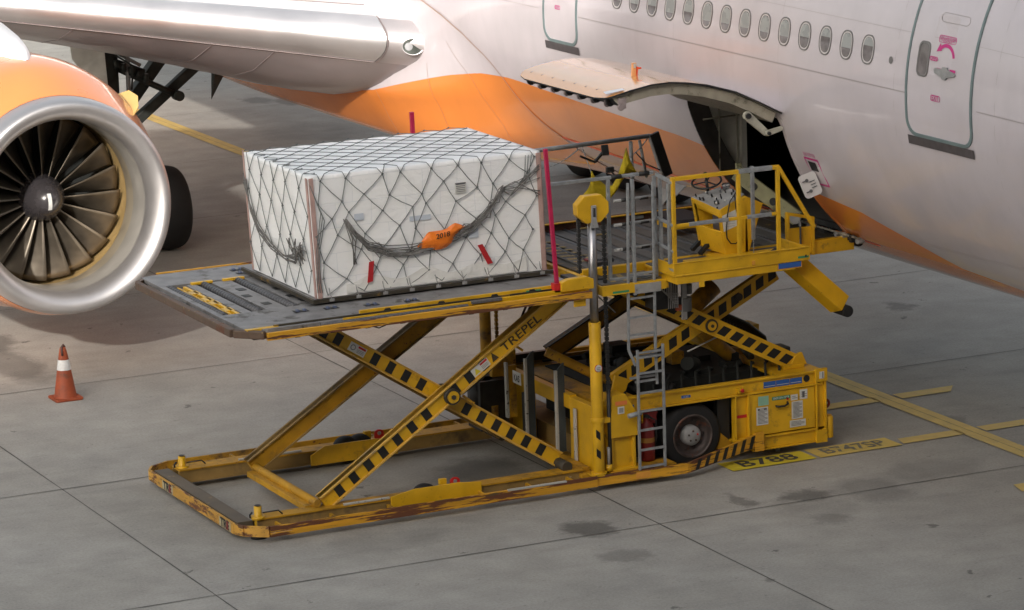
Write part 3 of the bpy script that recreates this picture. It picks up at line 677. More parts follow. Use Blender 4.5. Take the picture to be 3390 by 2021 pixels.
# wing
UP = [(0, 0), (.004, .010), (.012, .019), (.03, .032), (.06, .045), (.10, .055), (.16, .064), (.25, .070), (.40, .070), (.6, .055), (.8, .03), (1, .004)]
LO = [(0, 0), (.003, -.009), (.010, -.017), (.025, -.026), (.05, -.035), (.09, -.044), (.15, -.053), (.25, -.062), (.40, -.062), (.6, -.045), (.8, -.02), (1, -.002)]
def wsec(x):
    """local x -> leading edge y, z, chord, twist, thickness factor"""
    d = -2.0-x
    yle = 10.42+.66*d; zle = 3.965+.135*d-.0008*d*d; c = 10.9-.62*d if d < 8 else 10.9-4.96-.35*(d-8)
    return yle, zle, max(c, 2.2), radians(3.6-.18*d), 1.05+.55*math.exp(-max(0, d-1.6)/3.2)*sm((d+.2)/1.8)
def wp(x, s_, h):
    yle, zle, c, tw, tf = wsec(x)
    if h < 0 and s_ > .05: h *= 1+(tf-1)*min(1, (s_-.05)/.12)
    yy = s_*c; zz = h*c
    return Vector((x, yle+yy*cos(tw)+zz*sin(tw), zle+zz*cos(tw)-yy*sin(tw)))
XS = [-2.0-.0*i for i in range(1)]+[-2.6, -3.3, -3.6, -4.5, -6, -8, -10, -12.5, -15, -18, -22, -26]
def wing_part(x0, x1, tab, i0, i1, mb, m=0, off=0, n=14):
    rows = []
    for q in range(n+1):
        x = x0+(x1-x0)*q/n; rows.append([wp(x, s_, h)+Vector((0, 0, off)) for s_, h in tab[i0:i1]])
    mb.grid(rows, m)
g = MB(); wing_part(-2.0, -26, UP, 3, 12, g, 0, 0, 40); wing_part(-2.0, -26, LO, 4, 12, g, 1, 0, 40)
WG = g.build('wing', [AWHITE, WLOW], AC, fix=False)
g = MB(); tab = LO[:5][::-1]+UP[1:4]+[(.037, .0345)]
wing_part(-3.33, -26, tab, 0, 9, g, 0, .006, 40); g.build('leading_edge_slat', [LEM], WG, fix=False)
g = MB(); wing_part(-2.0, -3.30, tab, 0, 9, g, 0, .0); g.build('fixed_leading_edge', [mat('root_metal', (.58, .54, .55), .38, metal=.55, noise=(2, .1))], WG, fix=False)
g = MB()
def wline(pts, w_=.02, tabm=1):
    P = [Vector(p) for p in pts]
    for a, b in zip(P, P[1:]):
        d = (b-a).normalized(); nn = Vector((0, -.6, .8)); s_ = d.cross(nn).normalized()*w_/2; g.add([a-s_, b-s_, b+s_, a+s_], [(0, 1, 2, 3)])
for xx in (-3.315,): g.tube([wp(xx, s_, h)+Vector((0, -.006, .0)) for s_, h in tab], .010, 6)
g.tube([wp(-10.2, s_, h)+Vector((0, -.006, .0)) for s_, h in tab], .010, 6)
g.tube([wp(-3.33-.5*i, .05, -.0352)+Vector((0, 0, -.004)) for i in range(40)], .008, 5)
g.tube([wp(-3.33-.5*i, .075, .0490)+Vector((0, 0, .004)) for i in range(40)], .008, 5)
g.tube([wp(-3.0-.5*i, .24, .0695)+Vector((0, 0, .001)) for i in range(40)], .006, 5)
for xx in (-4.6, -5.4, -7.2, -9): g.tube([wp(xx, s_, h) for s_, h in LO[4:9]], .006, 5)
g.build('panel_seam', mat('wing_seam', (.24, .2, .2), .5), WG, fix=False)
g = MB()  # small vents on the upper surface
for i in range(6): p = wp(-6.4+.42*i, .21, .0675)+Vector((0, 0, .004)); g.add([p+Vector((.07*cos(a), .07*sin(a), 0)) for a in [2*pi*q/10 for q in range(10)]], [tuple(range(10))])
g.build('surface_vent', mat('vent_grey', (.45, .42, .42), .5), WG, fix=False)
# landing light in the wing root
g = MB(); cc = wp(-3.0, .002, -.006); nn = Vector((-.35, -.90, .10)).normalized(); U = Vector((1, -.2, -.1)); U = (U-nn*U.dot(nn)).normalized(); V = U.cross(nn)
P = [cc+nn*.012+U*.150*cos(2*pi*i/28)+V*.115*sin(2*pi*i/28) for i in range(28)]; Q = [cc+nn*.016+(p-cc-nn*.012)*1.08 for p in P]
g.add(P, [tuple(range(28))], 0); g.add(P+Q, [(i, (i+1) % 28, 28+(i+1) % 28, 28+i) for i in range(28)], 1); Q2 = [q-nn*.12 for q in Q]; g.add(Q+Q2, [(i, (i+1) % 28, 28+(i+1) % 28, 28+i) for i in range(28)], 1)
ll = g.build('landing_light', [GLASSD, LEM], WG)
g = MB(); g.cyl(cc+nn*.013-U*.06, cc+nn*.017-U*.06, .06, 18, m=0); g.build('lamp', [CHROME], ll)
# landing gear
def gear(xg, yg, side, hi):
    """side -1 left. main leg with bogie of four wheels, side braces"""
    r = bpy.data.objects.new('main_landing_gear', None); COL.objects.link(r); r.parent = AC
    def P(name, mb, mats, parent=r, bevel=.0): return mb.build(name, mats, parent, bevel=bevel)
    a = MB(); a.cyl((xg, yg, 3.6), (xg, yg, 1.5), .20, 18); a.cyl((xg, yg, 1.5), (xg, yg, .75), .12, 16, m=1); a.bar((xg, yg-(1.05 if side < 0 else 2.5), .72), (xg, yg+1.05, .72), .22, .26)
    a.cyl((xg, yg, 2.2), (xg, yg, 2.05), .25, 18)
    a.tube([(xg+.0, yg-.22, 1.6), (xg, yg-.55, 1.15), (xg, yg-.2, .85)], .05, 8)
    P('leg', a, [GEARM, CHROME])
    for wy in ((-.99, .99) if side < 0 else (-2.4, -.8, .8)):
        for wx in (-.62, .55):
            t = MB(); c = Vector((xg+wx, yg+wy, .70)); prof = []
            for i in range(17): ang = pi*i/16; prof.append((-.25*cos(ang)*(1 if True else 0), .70-.22*(1-sin(ang)**.45)))
            t.lathe([(-.2, .30)]+prof+[(.2, .30)], c, (1, 0, 0), 40, 0); P('tyre', t, [RUB])
            h = MB(); h.lathe([(-.14, 0.01), (-.14, .12), (-.10, .2), (-.19, .29), (-.2, .31), (.2, .31), (.19, .29), (.10, .2), (.14, .12), (.14, .01)], c, (1, 0, 0), 24, 0); P('hub', h, [GREY])
    if hi:
        s_ = -side
        a = MB(); a.bar((xg+.2*s_, yg, 1.83), (xg+2.2*s_, yg+.02, 3.30), .17, .16, up=(0, 1, 0)); P('side_brace', a, [GEARM], bevel=.02)
        a = MB(); a.bar((xg+.1*s_, yg+.25, 1.90), (xg+1.28*s_, yg+.25, 3.28), .20, .24, up=(0, 1, 0)); P('side_brace', a, [GEARM], bevel=.02)
        a = MB(); a.cyl((xg+.0*s_, yg, 3.05), (xg+1.12*s_, yg-.2, 2.44), .055, 12); a.cyl((xg, yg, 3.1), (xg+.6*s_, yg-.15, 2.83), .085, 12); a.cyl((xg+.2*s_, yg-.1, 3.2), (xg+.55*s_, yg-.15, 2.98), .03, 8, m=1)
        for q in range(5): a.cyl((xg+(.1+.13*q)*s_, yg-.2, 3.12-.07*q), (xg+(.1+.13*q)*s_, yg-.2, 2.98-.07*q), .045, 8, m=0)
        a.cyl((xg+1.16*s_, yg-.32, 2.42), (xg+1.16*s_, yg-.12, 2.42), .085, 14, m=0)
        P('lock_link', a, [GEARM, GREY])
        a = MB(); a.cyl((xg+.33*s_, yg-.15, 3.3), (xg+.33*s_, yg-.1, 2.1), .04, 10, m=1); a.tube([(xg+.1*s_, yg-.2, 3.2), (xg+.38*s_, yg-.25, 3.0), (xg+.35*s_, yg-.22, 2.6)], .018, 6)
        P('retraction_rod', a, [GEARM, GREY])
        a = MB(); a.prism([(xg-.62, yg-.05, 3.42), (xg-.60, yg-.05, 3.18), (xg-.46, yg-.05, 3.0), (xg-.46, yg-.05, 1.2), (xg+.0, yg-.25, 1.2), (xg-.10, yg-.25, 3.3)], (0, .05, 0)); P('gear_door', a, [GEARW], bevel=.01)
    return r
gear(-5.0, 19.0, -1, True); gear(4.95, 19.0, 1, False)
g = MB(); g.add([(-3.13, 19, 2.80), (-3.16, 19.0, 2.25), (-2.80, 19.2, 2.66), (-3.09, 18.9, 2.80)], [(0, 1, 2), (0, 3, 1), (1, 3, 2)], 0); g.build('gear_door_panel', GEARM, AC)
# keel box between the gear wells
# engine
EC = Vector((-9.04, 9.55, 2.51)); EAX = Vector((.012, 1, -.045)).normalized(); EK = 1.045
EN = bpy.data.objects.new('engine', None); COL.objects.link(EN); EN.parent = AC
N = 96
g = MB()  # lip: from outer cowl joint round the highlight to the throat
prof = [(.42, 1.475)]+[(.10+.32*(1-sin(a))**1.0 if False else .10*0+.30*(1-cos(a)) if False else 0, 0) for a in []]
lip = []
for i in range(15): a = pi/2*i/14; lip.append((.42*(1-sin(a))**1.15, EK*(1.35+.125*max(0, cos(a))**.8)))
for i in range(1, 15): a = pi/2*i/14; lip.append((.36*(1-cos(a)), EK*(1.35-.19*sin(a))))
g.lathe(lip, EC, EAX, N); 
lip2 = g.build('inlet_lip', LIPM, EN, fix=True)
g = MB(); g.lathe([(.42, EK*1.478), (.6, 1.62), (.8, 1.66), (1.1, 1.75), (1.5, 1.83), (2.0, 1.88), (3.0, 1.88), (4.0, 1.75), (4.9, 1.5), (4.9, 1.1)], EC, EAX, N)
for i_, v in enumerate(g.v):
    q = v-EC; t_ = q.dot(EAX); zz = (q-EAX*t_).normalized().z; g.v[i_] = v+Vector((0, 0, (.13*max(0, zz)+.22*max(0, -zz))*sm((t_-.42)/.8)))
g.build('cowling', AORANGE, EN)
g = MB(); g.lathe([(.36, EK*1.16), (.55, EK*1.147), (.80, EK*1.145), (.82, EK*1.152), (1.15, EK*1.165)], EC, EAX, N, mats=[1, 1, 1, 0]); g.lathe([(1.15, EK*1.165), (1.19, EK*1.20), (1.30, EK*1.205), (1.9, EK*1.20)], EC, EAX, N, m=2); g.build('inlet_duct', [LINER, LINERW, mat('fan_case_tan', (.48, .33, .14), .45, metal=.4, noise=(4, .2))], EN)
g = MB(); g.lathe([(1.72, 1.28), (1.75, .28)], EC, EAX, 48); g.build('engine_core', HOLDD, EN)
SC = EC+EAX*1.42
a0 = EAX.cross(Vector((0, 0, 1))).normalized(); b0 = a0.cross(EAX).normalized()   # a0: to the right seen from the front?, b0 up
# seen from the front (camera side) the right hand is +x
if a0.x < 0: a0 = -a0
if b0.z < 0: b0 = -b0
NB = 20
for kb in range(NB):
    g = MB(); rows = []
    for i in range(13):
        r = .24+(1.20-.24)*i/12; t = i/12
        st = radians(12+52*t); ch = .30+.14*t; ang0 = 2*pi*kb/NB+radians(8)
        row = []
        for j in range(9):
            s_ = j/8; ax_ = (s_-.5)*ch*cos(st); ci = (s_-.5)*ch*sin(st)+.02*sin(pi*s_)
            ang = ang0-ci/max(r, .34)        # trailing edge lies clockwise of the leading edge
            row.append(SC+EAX*(ax_+.02)+(a0*cos(ang)+b0*sin(ang))*r)
        rows.append(row)
    g.grid(rows, 0); o = g.build('fan_blade', FANM, EN)
    sf = o.modifiers.new('thick', 'SOLIDIFY'); sf.thickness = .008
g = MB(); g.lathe([(-.44, .001), (-.435, .05), (-.41, .10), (-.35, .165), (-.25, .225), (-.12, .27), (.02, .295), (.15, .30)], SC, EAX, 48)
for i_, v in enumerate(g.v): g.v[i_] = SC+(v-SC)*1.22
sp = g.build('spinner', SPIN, EN)
g = MB(); rows = []
PS_ = [(0, -.44), (.05, -.435), (.10, -.41), (.165, -.35), (.225, -.25), (.27, -.12)]
for i in range(9):
    v = -.13+.24*i/8; row = []
    for j in range(5):
        u_q = -.045+.055*j/4+.03*(v+.1)*-1; rr = sqrt(u_q*u_q+v*v); row.append(SC+EAX*(interp(PS_, rr/1.22)*1.22-.006)+a0*u_q+b0*v)
    rows.append(row)
g.grid(rows, 0); g.build('spinner_mark', WHITEM, sp, fix=False)
# strake on the inboard shoulder
an = radians(39)
def ep(t_, r, an): return EC+EAX*t_+(a0*cos(an)+b0*sin(an))*r
g = MB(); g.prism([ep(.85, 1.66, an), ep(1.05, 1.88, an), ep(1.4, 2.04, an), ep(1.9, 2.10, an), ep(2.5, 1.85, an)], b0*.03); g.build('nacelle_strake', mat('strake_yellow', (.75, .50, .16), .4), EN, bevel=.008)
g = MB(); g.lathe([(.425, EK*1.483), (.431, EK*1.483)], EC, EAX, N); g.build('lip_joint', SEAM, EN, fix=False)
# pylon
g = MB(); rows = []
for (t_, w_, zt, zb) in [(1.6, .03, 1.97, 1.3), (1.9, .16, 2.13, 1.3), (2.4, .24, 2.25, 1.3), (3.2, .3, 2.38, 1.2), (4.6, .32, 2.5, 1.0), (6.5, .3, 2.6, .8)]:
    c = EC+EAX*t_; rows.append([c+a0*(sx*w_)+Vector((0, 0, z)) for sx, z in ((-1, zb), (-1, zt-.12), (-.6, zt), (.6, zt), (1, zt-.12), (1, zb))])
g.grid(rows, 0); g.build('pylon', AWHITE, EN)

# ------------------------------------------------------------------ cargo loader
LO_ = (4.2, 1.9, 0)
LD = thing('cargo_loader', 'yellow scissor-lift cargo loader with raised grey roller platforms at the airliner', 'cargo loader', LO_)
YN, YFAR = .08, 3.69
# base frame
g = MB()
zt, zb = .205, .075
out = [(0.30, YN), (.04, .30), (.0, .42), (.0, 3.42), (.04, 3.52), (.33, YFAR)]
def strip(pts, th_, z0, z1, m=0, mb=g):
    for (x0, y0), (x1, y1) in zip(pts, pts[1:]):
        d = Vector((x1-x0, y1-y0, 0)).normalized(); nn = Vector((d.y, -d.x, 0))*th_
        mb.prism([(x0, y0, z0), (x1, y1, z0), (x1, y1, z1), (x0, y0, z1)], nn, m)
strip([(4.62, YN), (.30, YN)], -.03*-1*-1, zb, zt, 0)
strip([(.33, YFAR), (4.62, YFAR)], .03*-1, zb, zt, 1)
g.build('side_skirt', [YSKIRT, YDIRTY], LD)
g = MB(); strip([(.30, YN), (.06, .27)], -.03, zb, zt, 0, g); strip([(.06, .27), (0, .42), (0, 3.40)], -.03, zb, zt, 0, g); strip([(0, 3.40), (.08, 3.55), (.33, YFAR)], -.03, zb, zt, 0, g)
g.box(.03, .22, .45, 3.35, zb+.02, zt-.004, 1)
o = g.build('end_beam', [YSKIRT2, mat('grey_brown_steel', (.13, .105, .075), .6, noise=(3, .35), wear=[((.40, .27, .10), 4, .60, .08)])], LD)
t_ = MB()
for yy in (2.70, .70):
    t_.box(-.034, -.032, yy-.19, yy+.19, zb+.005, zt-.008, 0)
    put_text(t_, 'TRE', .15, (-.0365, yy, (zt+zb)/2-.004), (0, -1, 0), (0, 0, 1), 1, 1.15, .006)
    t_.box(-.0375, -.0355, yy-.12, yy-.06, zb+.012, zt-.016, 2)
t_.build('logo_plate', [mat('logo_ground', (.42, .36, .22), .6), BLACK, DKRED], o, fix=False)
g = MB()  # inner rails
for (a, b, sgn) in ((.30, .52, 1), (3.00, 3.28, -1)):
    g.box(.24, 4.55, a, b, .23, .25, 0); g.box(.24, 4.55, a+.02, a+.04, .08, .23, 1) ; g.box(.24, 4.55, b-.04, b-.02, .08, .23, 1); g.box(.24, 4.55, a, b, .07, .085, 1)
for x in (.45, 1.15, 1.9, 3.1, 3.75, 4.3):
    g.box(x, x+.03, YN+.03, .30, .09, .19, 0); g.box(x, x+.03, 3.28, YFAR-.03, .09, .19, 0)
g.build('inner_rail', [YDIRTY, TAN], LD)
g = MB()
for ya, yb in ((.295, .30), (3.0, 3.005)):
    pass
g.prism([(1.95, .285, .10), (3.15, .285, .10), (3.15, .285, .30), (2.85, .285, .335), (2.25, .285, .335), (1.95, .285, .28)], (0, -.02, 0)); g.prism([(2.0, 2.985, .06), (3.2, 2.985, .06), (3.2, 2.985, .24), (2.9, 2.985, .30), (2.2, 2.985, .30), (2.0, 2.985, .2)], (0, -.02, 0))
g.build('wheel_bracket', YEL, LD, bevel=.004)
def roll_wheel(x, y):
    a = MB(); a.lathe([(-.08, .03), (-.08, .13), (-.06, .165), (0, .175), (.06, .165), (.08, .13), (.08, .03)], (x, y, .175), (0, 1, 0), 28); a.lathe([(-.085, .001), (-.085, .06), (.085, .06), (.085, .001)], (x, y, .175), (0, 1, 0), 16, 1); a.build('support_wheel', [RUB, GREY], LD)
roll_wheel(2.45, .40); roll_wheel(2.55, 3.14); roll_wheel(2.75, 3.14)
for x, y in ((.27, .37), (.33, 3.14)):
    a = MB(); a.cyl((x, y, .02), (x, y, .39), .047, 18); a.cyl((x, y, .40), (x, y, .402), .04, 14, m=1); a.cyl((x, y, .0), (x, y, .03), .10, 18, m=1); a.cyl((x, y, .235), (x, y, .27), .085, 18)
    a.tube([(x-.08, y-.02, .33), (x-.11, y-.02, .30), (x-.10, y, .26)], .012, 6, m=1); a.tube([(x+.06, y, .3), (x+.25, y-.03, .31), (x+.30, y-.03, .26)], .01, 6, m=1)
    a.build('stabiliser_jack', [YEL, DARK], LD)
for x, y in ((2.86, .40), (3.02, 3.13)):
    a = MB()
    Pq = []
    o1 = [(x+.065*cos(q), y, .325+.045*sin(q)) for q in [pi*i/10 for i in range(11)]]+[(x-.065, y, .23), (x+.065, y, .23)]
    a.prism(o1, (0, .02, 0), 0); a.cyl((x, y-.003, .32), (x, y+.023, .32), .026, 14, m=1); a.bar((x-.16, y+.02, .22), (x-.16, y+.02, .37), .09, .06, 2)
    a.build('lashing_eye', [RED, GREY, YEL], LD, bevel=.003)
g = MB(); g.box(1.35, 1.95, .30, .335, .252, .275, 0); g.box(1.05, 1.9, 3.02, 3.06, .252, .275, 0); g.box(3.4, 4.2, .05-.006, .05-.002+.03, .19, .213, 0); g.build('guide_strip', WGREY, LD, bevel=.004)

# scissor arms (pair): near and far, painted black squares on the near faces
FLG = mat('flange_worn_yellow', (.62, .37, .07), .55, noise=(3, .25), wear=[((.35, .25, .12), 3, .56, .1), (DIRT, 18, .64, .05)])
def arm(p, q, y0, y1, h, squares, name='scissor_arm', grim=FLG, flange=True, rng=None, sheared=False, txt=None, face=YEL):
    a = MB(); P = Vector((p[0], 0, p[1])); Q = Vector((q[0], 0, q[1])); d = (Q-P).normalized(); up = Vector((-d.z, 0, d.x)); up = up if up.z > 0 else -up
    L = (Q-P).length
    def pt(s_, v, y): r = P+d*s_+up*v; return (r.x, y, r.z)
    # web
    a.prism([pt(0, -h/2, y0+.03), pt(L, -h/2, y0+.03), pt(L, h/2, y0+.03), pt(0, h/2, y0+.03)], (0, y1-y0-.06, 0), 0)
    if flange:
        for v in (-h/2, h/2-.02): a.prism([pt(0, v, y0), pt(L, v, y0), pt(L, v+.02, y0), pt(0, v+.02, y0)], (0, y1-y0, 0), 1)
    yf = y0+.03 if flange else y0+.03
    for s0 in squares:
        w_ = .105 if not sheared else .125; hh = h/2-.03 if flange else h*.28; sk = .0 if not sheared else .028
        a.prism([pt(s0-sk, -hh, yf-.003), pt(s0+w_-sk, -hh, yf-.003), pt(s0+w_+sk, hh, yf-.003), pt(s0+sk, hh, yf-.003)], (0, .002, 0), 2)
    o = a.build(name, [face, grim, BLACK], LD, bevel=.004)
    return o, pt, L, d, up
sq = [.12+.235*i for i in range(20)]
A1 = ((1.14, .277), (4.50, 2.50)); B1 = ((1.20, 2.42), (4.36, .34))
La = sqrt(3.28**2+2.17**2)
sqA = [x for x in [.20+.235*i for i in range(30)] if x < La-1.25 and abs(x+.06-La*.50) > .16]
o, pt, L, d, up = arm(*A1, .40, .56, .20, sqA)
t_ = MB(); cpt = pt(La-.72, -.01, .4265); put_text(t_, 'TREPEL', .15, cpt, d, up, 0, 1.3, .002); t_.prism([pt(La-1.22, -.06, .4265), pt(La-1.12, -.06, .4265), pt(La-1.17, .06, .4265)], (0, .001, 0)); t_.build('painted_lettering', mat('dark_brown_lettering', (.055, .035, .015), .6), o, fix=False)
t_ = MB(); t_.prism([pt(2.42, -.055, .4255), pt(2.68, -.055, .4255), pt(2.68, .055, .4255), pt(2.42, .055, .4255)], (0, .001, 0), 0); t_.prism([pt(2.44, -.04, .4235), pt(2.53, -.04, .4235), pt(2.485, .035, .4235)], (0, .001, 0), 1); t_.prism([pt(2.56, .02, .4235), pt(2.67, .02, .4235), pt(2.67, .045, .4235), pt(2.56, .045, .4235)], (0, .001, 0), 2)
[t_.prism([pt(2.56, -.035+.016*i, .4235), pt(2.66, -.035+.016*i, .4235), pt(2.66, -.03+.016*i, .4235), pt(2.56, -.03+.016*i, .4235)], (0, .001, 0), 3) for i in range(3)]
t_.build('warning_sticker', [WHITEM, BRY, RED, PRINT], o, fix=False)
Lb = sqrt(3.16**2+2.08**2)
sqB = [.10, .30]+[x for x in [.86+.235*i for i in range(30)] if x < Lb-.15 and abs(x+.06-Lb*.54) > .20]
o, pt, L, d, up = arm(*B1, .58, .72, .20, sqB)
t_ = MB(); t_.prism([pt(.52, -.055, .6055), pt(.76, -.055, .6055), pt(.76, .055, .6055), pt(.52, .055, .6055)], (0, .001, 0), 0); t_.cyl(pt(.575, 0, .602), pt(.575, 0, .604), .035, 14, m=2); t_.cyl(pt(.575, 0, .600), pt(.575, 0, .6015), .026, 14, m=0); t_.prism([pt(.64, .02, .6035), pt(.75, .02, .6035), pt(.75, .045, .6035), pt(.64, .045, .6035)], (0, .001, 0), 1)
[t_.prism([pt(.64, -.035+.016*i, .6035), pt(.74, -.035+.016*i, .6035), pt(.74, -.03+.016*i, .6035), pt(.64, -.03+.016*i, .6035)], (0, .001, 0), 2) for i in range(3)]
t_.build('warning_sticker', [WHITEM, RED, PRINT], o, fix=False)
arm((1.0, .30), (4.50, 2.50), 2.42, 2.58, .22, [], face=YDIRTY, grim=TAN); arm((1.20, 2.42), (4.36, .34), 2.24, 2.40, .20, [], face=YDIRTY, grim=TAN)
g = MB(); g.box(.92, 1.10, .48, 2.42, .20, .27, 0); g.cyl((1.05, .4, .30), (1.05, 2.5, .30), .05, 12); g.build('cross_beam', [YDIRTY], LD, bevel=.006)
g = MB(); pv = Vector((2.86, 0, 1.38)); g.cyl((pv.x, .36, pv.z), (pv.x, .72, pv.z), .10, 20, m=1); g.cyl((pv.x, .345, pv.z), (pv.x, .36, pv.z), .075, 20, m=0); g.cyl((pv.x, .335, pv.z), (pv.x, .345, pv.z), .03, 12, m=1); g.cyl((pv.x, .9, pv.z), (pv.x, 2.5, pv.z), .05, 12, m=0); g.build('pivot_pin', [YEL, GRIME], LD)
g = MB()
for (x, y, z) in ((4.36, .5, .34), (4.36, 2.4, .34)): g.cyl((x, y-.14, z-.05), (x, y+.3, z-.05), .07, 14)
g.cyl((4.5, .35, 2.47), (4.5, 2.6, 2.47), .05, 12); g.cyl((1.22, .35, 2.42), (1.22, 2.6, 2.42), .05, 12)
g.build('arm_roller', GRIME, LD)
# hose along the near arm
g = MB(); g.tube([(4.25, .62, 2.52), (4.05, .62, 2.30), (3.9, .6, 2.02), (3.72, .6, 1.92), (3.6, .6, 1.72), (3.35, .6, 1.50), (3.1, .6, 1.36), (3.0, .62, 1.33)], .022, 8); g.tube([(4.12, .66, 2.52), (3.98, .66, 2.25), (3.85, .64, 2.0), (3.7, .64, 1.9), (3.55, .64, 1.68)], .016, 8)
g.tube([(1.9, .3, 2.50), (2.1, .3, 2.40), (2.35, .3, 2.46), (2.5, .3, 2.52)], .01, 6); g.tube([(1.6, .3, 2.48), (1.9, .3, 2.37), (2.2, .3, 2.45)], .008, 6); g.build('hydraulic_hose', BLACK, LD)
g = MB(); g.bar((3.72, .52, 1.92), (3.88, .52, 1.80), .03, .03); g.bar((3.06, .52, 1.34), (3.2, .52, 1.22), .03, .03); g.build('hose_bracket', YDIRTY, LD)

# ------------- main platform
PZ = 2.62
MP = bpy.data.objects.new('main_platform', None); COL.objects.link(MP); MP.parent = LD; MP['off'] = LO_
def mp(name, mb, mats, bevel=.004, fix=True): return mb.build(name, mats, MP, bevel=bevel, fix=fix)
g = MB(); pl = [(.02, .12), (.30, -.12), (4.52, -.12), (4.52, 3.78), (.36, 3.78), (.02, 3.46)]
# rim
rim = [(4.52, -.12), (.30, -.12), (.02, .16), (.02, 3.46), (.36, 3.78), (4.52, 3.78)]
def rimseg(i0, i1, h0, h1, th_, mb, m=0):
    for (x0, y0), (x1, y1) in zip(rim[i0:i1], rim[i0+1:i1+1]):
        d = Vector((x1-x0, y1-y0, 0)).normalized(); nn = Vector((d.y, -d.x, 0))*-th_*-1
        mb.prism([(x0, y0, h0), (x1, y1, h0), (x1, y1, h1), (x0, y0, h1)], nn, m)
g = MB(); rimseg(0, 1, PZ-.12, PZ-.03, -.05, g, 0); rimseg(4, 5, PZ-.12, PZ-.0, -.05, g, 0); mp('side_rail', g, [YSKIRT])
g = MB(); rimseg(1, 4, PZ-.10, PZ-.005, -.07, g, 0); mp('end_bumper', g, [EDGE], .012)
g = MB(); g.box(3.98, 4.5, -.124, -.1215, PZ-.115, PZ-.035, 0)
for i in range(2): g.prism([(4.08+.24*i, -.126, PZ-.115), (4.20+.24*i, -.126, PZ-.115), (4.28+.24*i, -.126, PZ-.035), (4.16+.24*i, -.126, PZ-.035)], (0, .001, 0), 1)
g.build('hazard_stripes', [ORNG, BLACK], MP, fix=False)
# deck plates
g = MB()
g.box(.10, .62, .08, .95, PZ-.05, PZ, 0); g.box(.10, .62, 2.95, 3.66, PZ-.05, PZ, 0)
g.prism([(.10, .08, PZ-.05), (.34, -.05, PZ-.05), (1.4, -.05, PZ-.05), (1.4, .08, PZ-.05)], (0, 0, .048), 0); g.prism([(.10, 3.66, PZ-.05), (.38, 3.72, PZ-.05), (1.4, 3.72, PZ-.05), (1.4, 3.66, PZ-.05)], (0, 0, .048), 0)
g.box(.10, .17, .95, 2.95, PZ-.05, PZ, 0)
g.box(.62, 4.50, .08, 1.0, PZ-.05, PZ-.006, 0); g.box(.62, 4.50, 2.98, 3.70, PZ-.05, PZ-.006, 0)
g.box(.17, 4.50, .95, 2.98, PZ-.12, PZ-.10, 1)
for (x0, x1) in ((.44, .56), (.76, 1.02), (1.20, 1.48), (1.62, 1.98), (2.1, 2.5), (2.62, 3.0), (3.1, 3.5), (3.6, 4.0), (4.1, 4.45)): g.box(x0, x1, 1.0, 2.95, PZ-.08, PZ-.015, 0)
mp('deck_plate', g, [DECK, GRIME], .006)
g = MB()
for x0, x1, y0, y1 in ((.30, .32, 1.0, 2.9), (.38, .42, 1.0, 2.9)): g.box(x0, x1, y0, y1, PZ-.09, PZ-.02, 0)
for y in (1.25, 1.7, 1.95, 2.4): g.box(.24, .44, y, y+.18, PZ-.07, PZ-.02, 0)
for x in (.50, .92, 1.35): g.box(x, x+.28, 2.90, 2.96, PZ-.02, PZ+.012, 0)
g.box(.10, .5, -.02, .06, PZ-.02, PZ+.004, 0); g.box(1.3, 4.5, -.07, -.045, PZ-.06, PZ+.01, 0)
mp('deck_channel', g, [YEL])
for x in (.215, .66, 1.11, 1.555, 2.05, 2.56, 3.05, 3.55, 4.05):
    a = MB(); a.cyl((x, .99, PZ-.035), (x, 2.93, PZ-.035), .048, 16)
    for q in range(24): yy = 1.02+q*.08; a.cyl((x, yy, PZ-.035), (x, yy+.008, PZ-.035), .050, 16, m=1)
    a.build('roller', [ROLL_, DARK], MP)
g = MB(); random.seed(5)
for (x, y) in [(.84, 1.9), (.92, 2.3), (1.30, 1.6), (1.36, 2.55), (1.32, 2.1), (1.38, 1.85), (1.34, 1.3), (.88, 1.35)]: g.box(x-.05, x+.05, y-.07, y+.07, PZ-.014, PZ-.010, 0)
for (x, y) in [(1.05, .65), (1.42, .60), (1.9, .5), (2.4, .45), (1.3, 3.2), (1.62, 3.25), (1.3, 3.42), (1.62, 3.45)]:
    g.box(x-.09, x+.09, y-.05, y+.05, PZ-.004, PZ-.001, 0)
    for q in (-.045, .045): g.cyl((x+q, y-.03, PZ+.006), (x+q, y+.03, PZ+.006), .02, 10, m=1)
g.build('deck_stop', [BLACK, mat('caster_blue', (.10, .12, .19), .4)], MP)
g = MB(); g.box(.45, 4.45, .02-.02, .05-.02, PZ-.01, PZ+.02, 1)
g.cyl((1.0, -.085, PZ-.035), (2.9, -.085, PZ-.035), .028, 10, m=2); g.box(1.55, 4.15, .02, .06, PZ, PZ+.055, 0); g.box(2.95, 3.35, -.10, -.03, PZ-.02, PZ+.015, 2)
for x in (1.9, 2.6, 3.3, 3.8): g.prism([(x-.05, .015, PZ+.02), (x+.05, .015, PZ+.02), (x+.03, .015, PZ+.045), (x-.03, .015, PZ+.045)], (0, -.01, 0), 3)
g.box(3.72, 3.92, -.002+.012, .0+.015, PZ+.012, PZ+.035, 4)
mp('edge_guide', g, [YEL, GRIME, ROLL_, DARK, GREEN])
g = MB(); Pq = [(4.10, 0, PZ-.02), (4.10, 0, PZ+.10), (4.20, 0, PZ+.13), (4.45, 0, PZ+.14), (4.54, 0, PZ+.10), (4.54, 0, PZ-.02)]; g.prism([Vector(p)+Vector((.04, -.10, 0)) for p in Pq], (0, .10, 0)); g.box(4.30, 4.46, -.11, -.08, PZ-.22, PZ-.05); mp('corner_bracket', g, [YEL], .01)
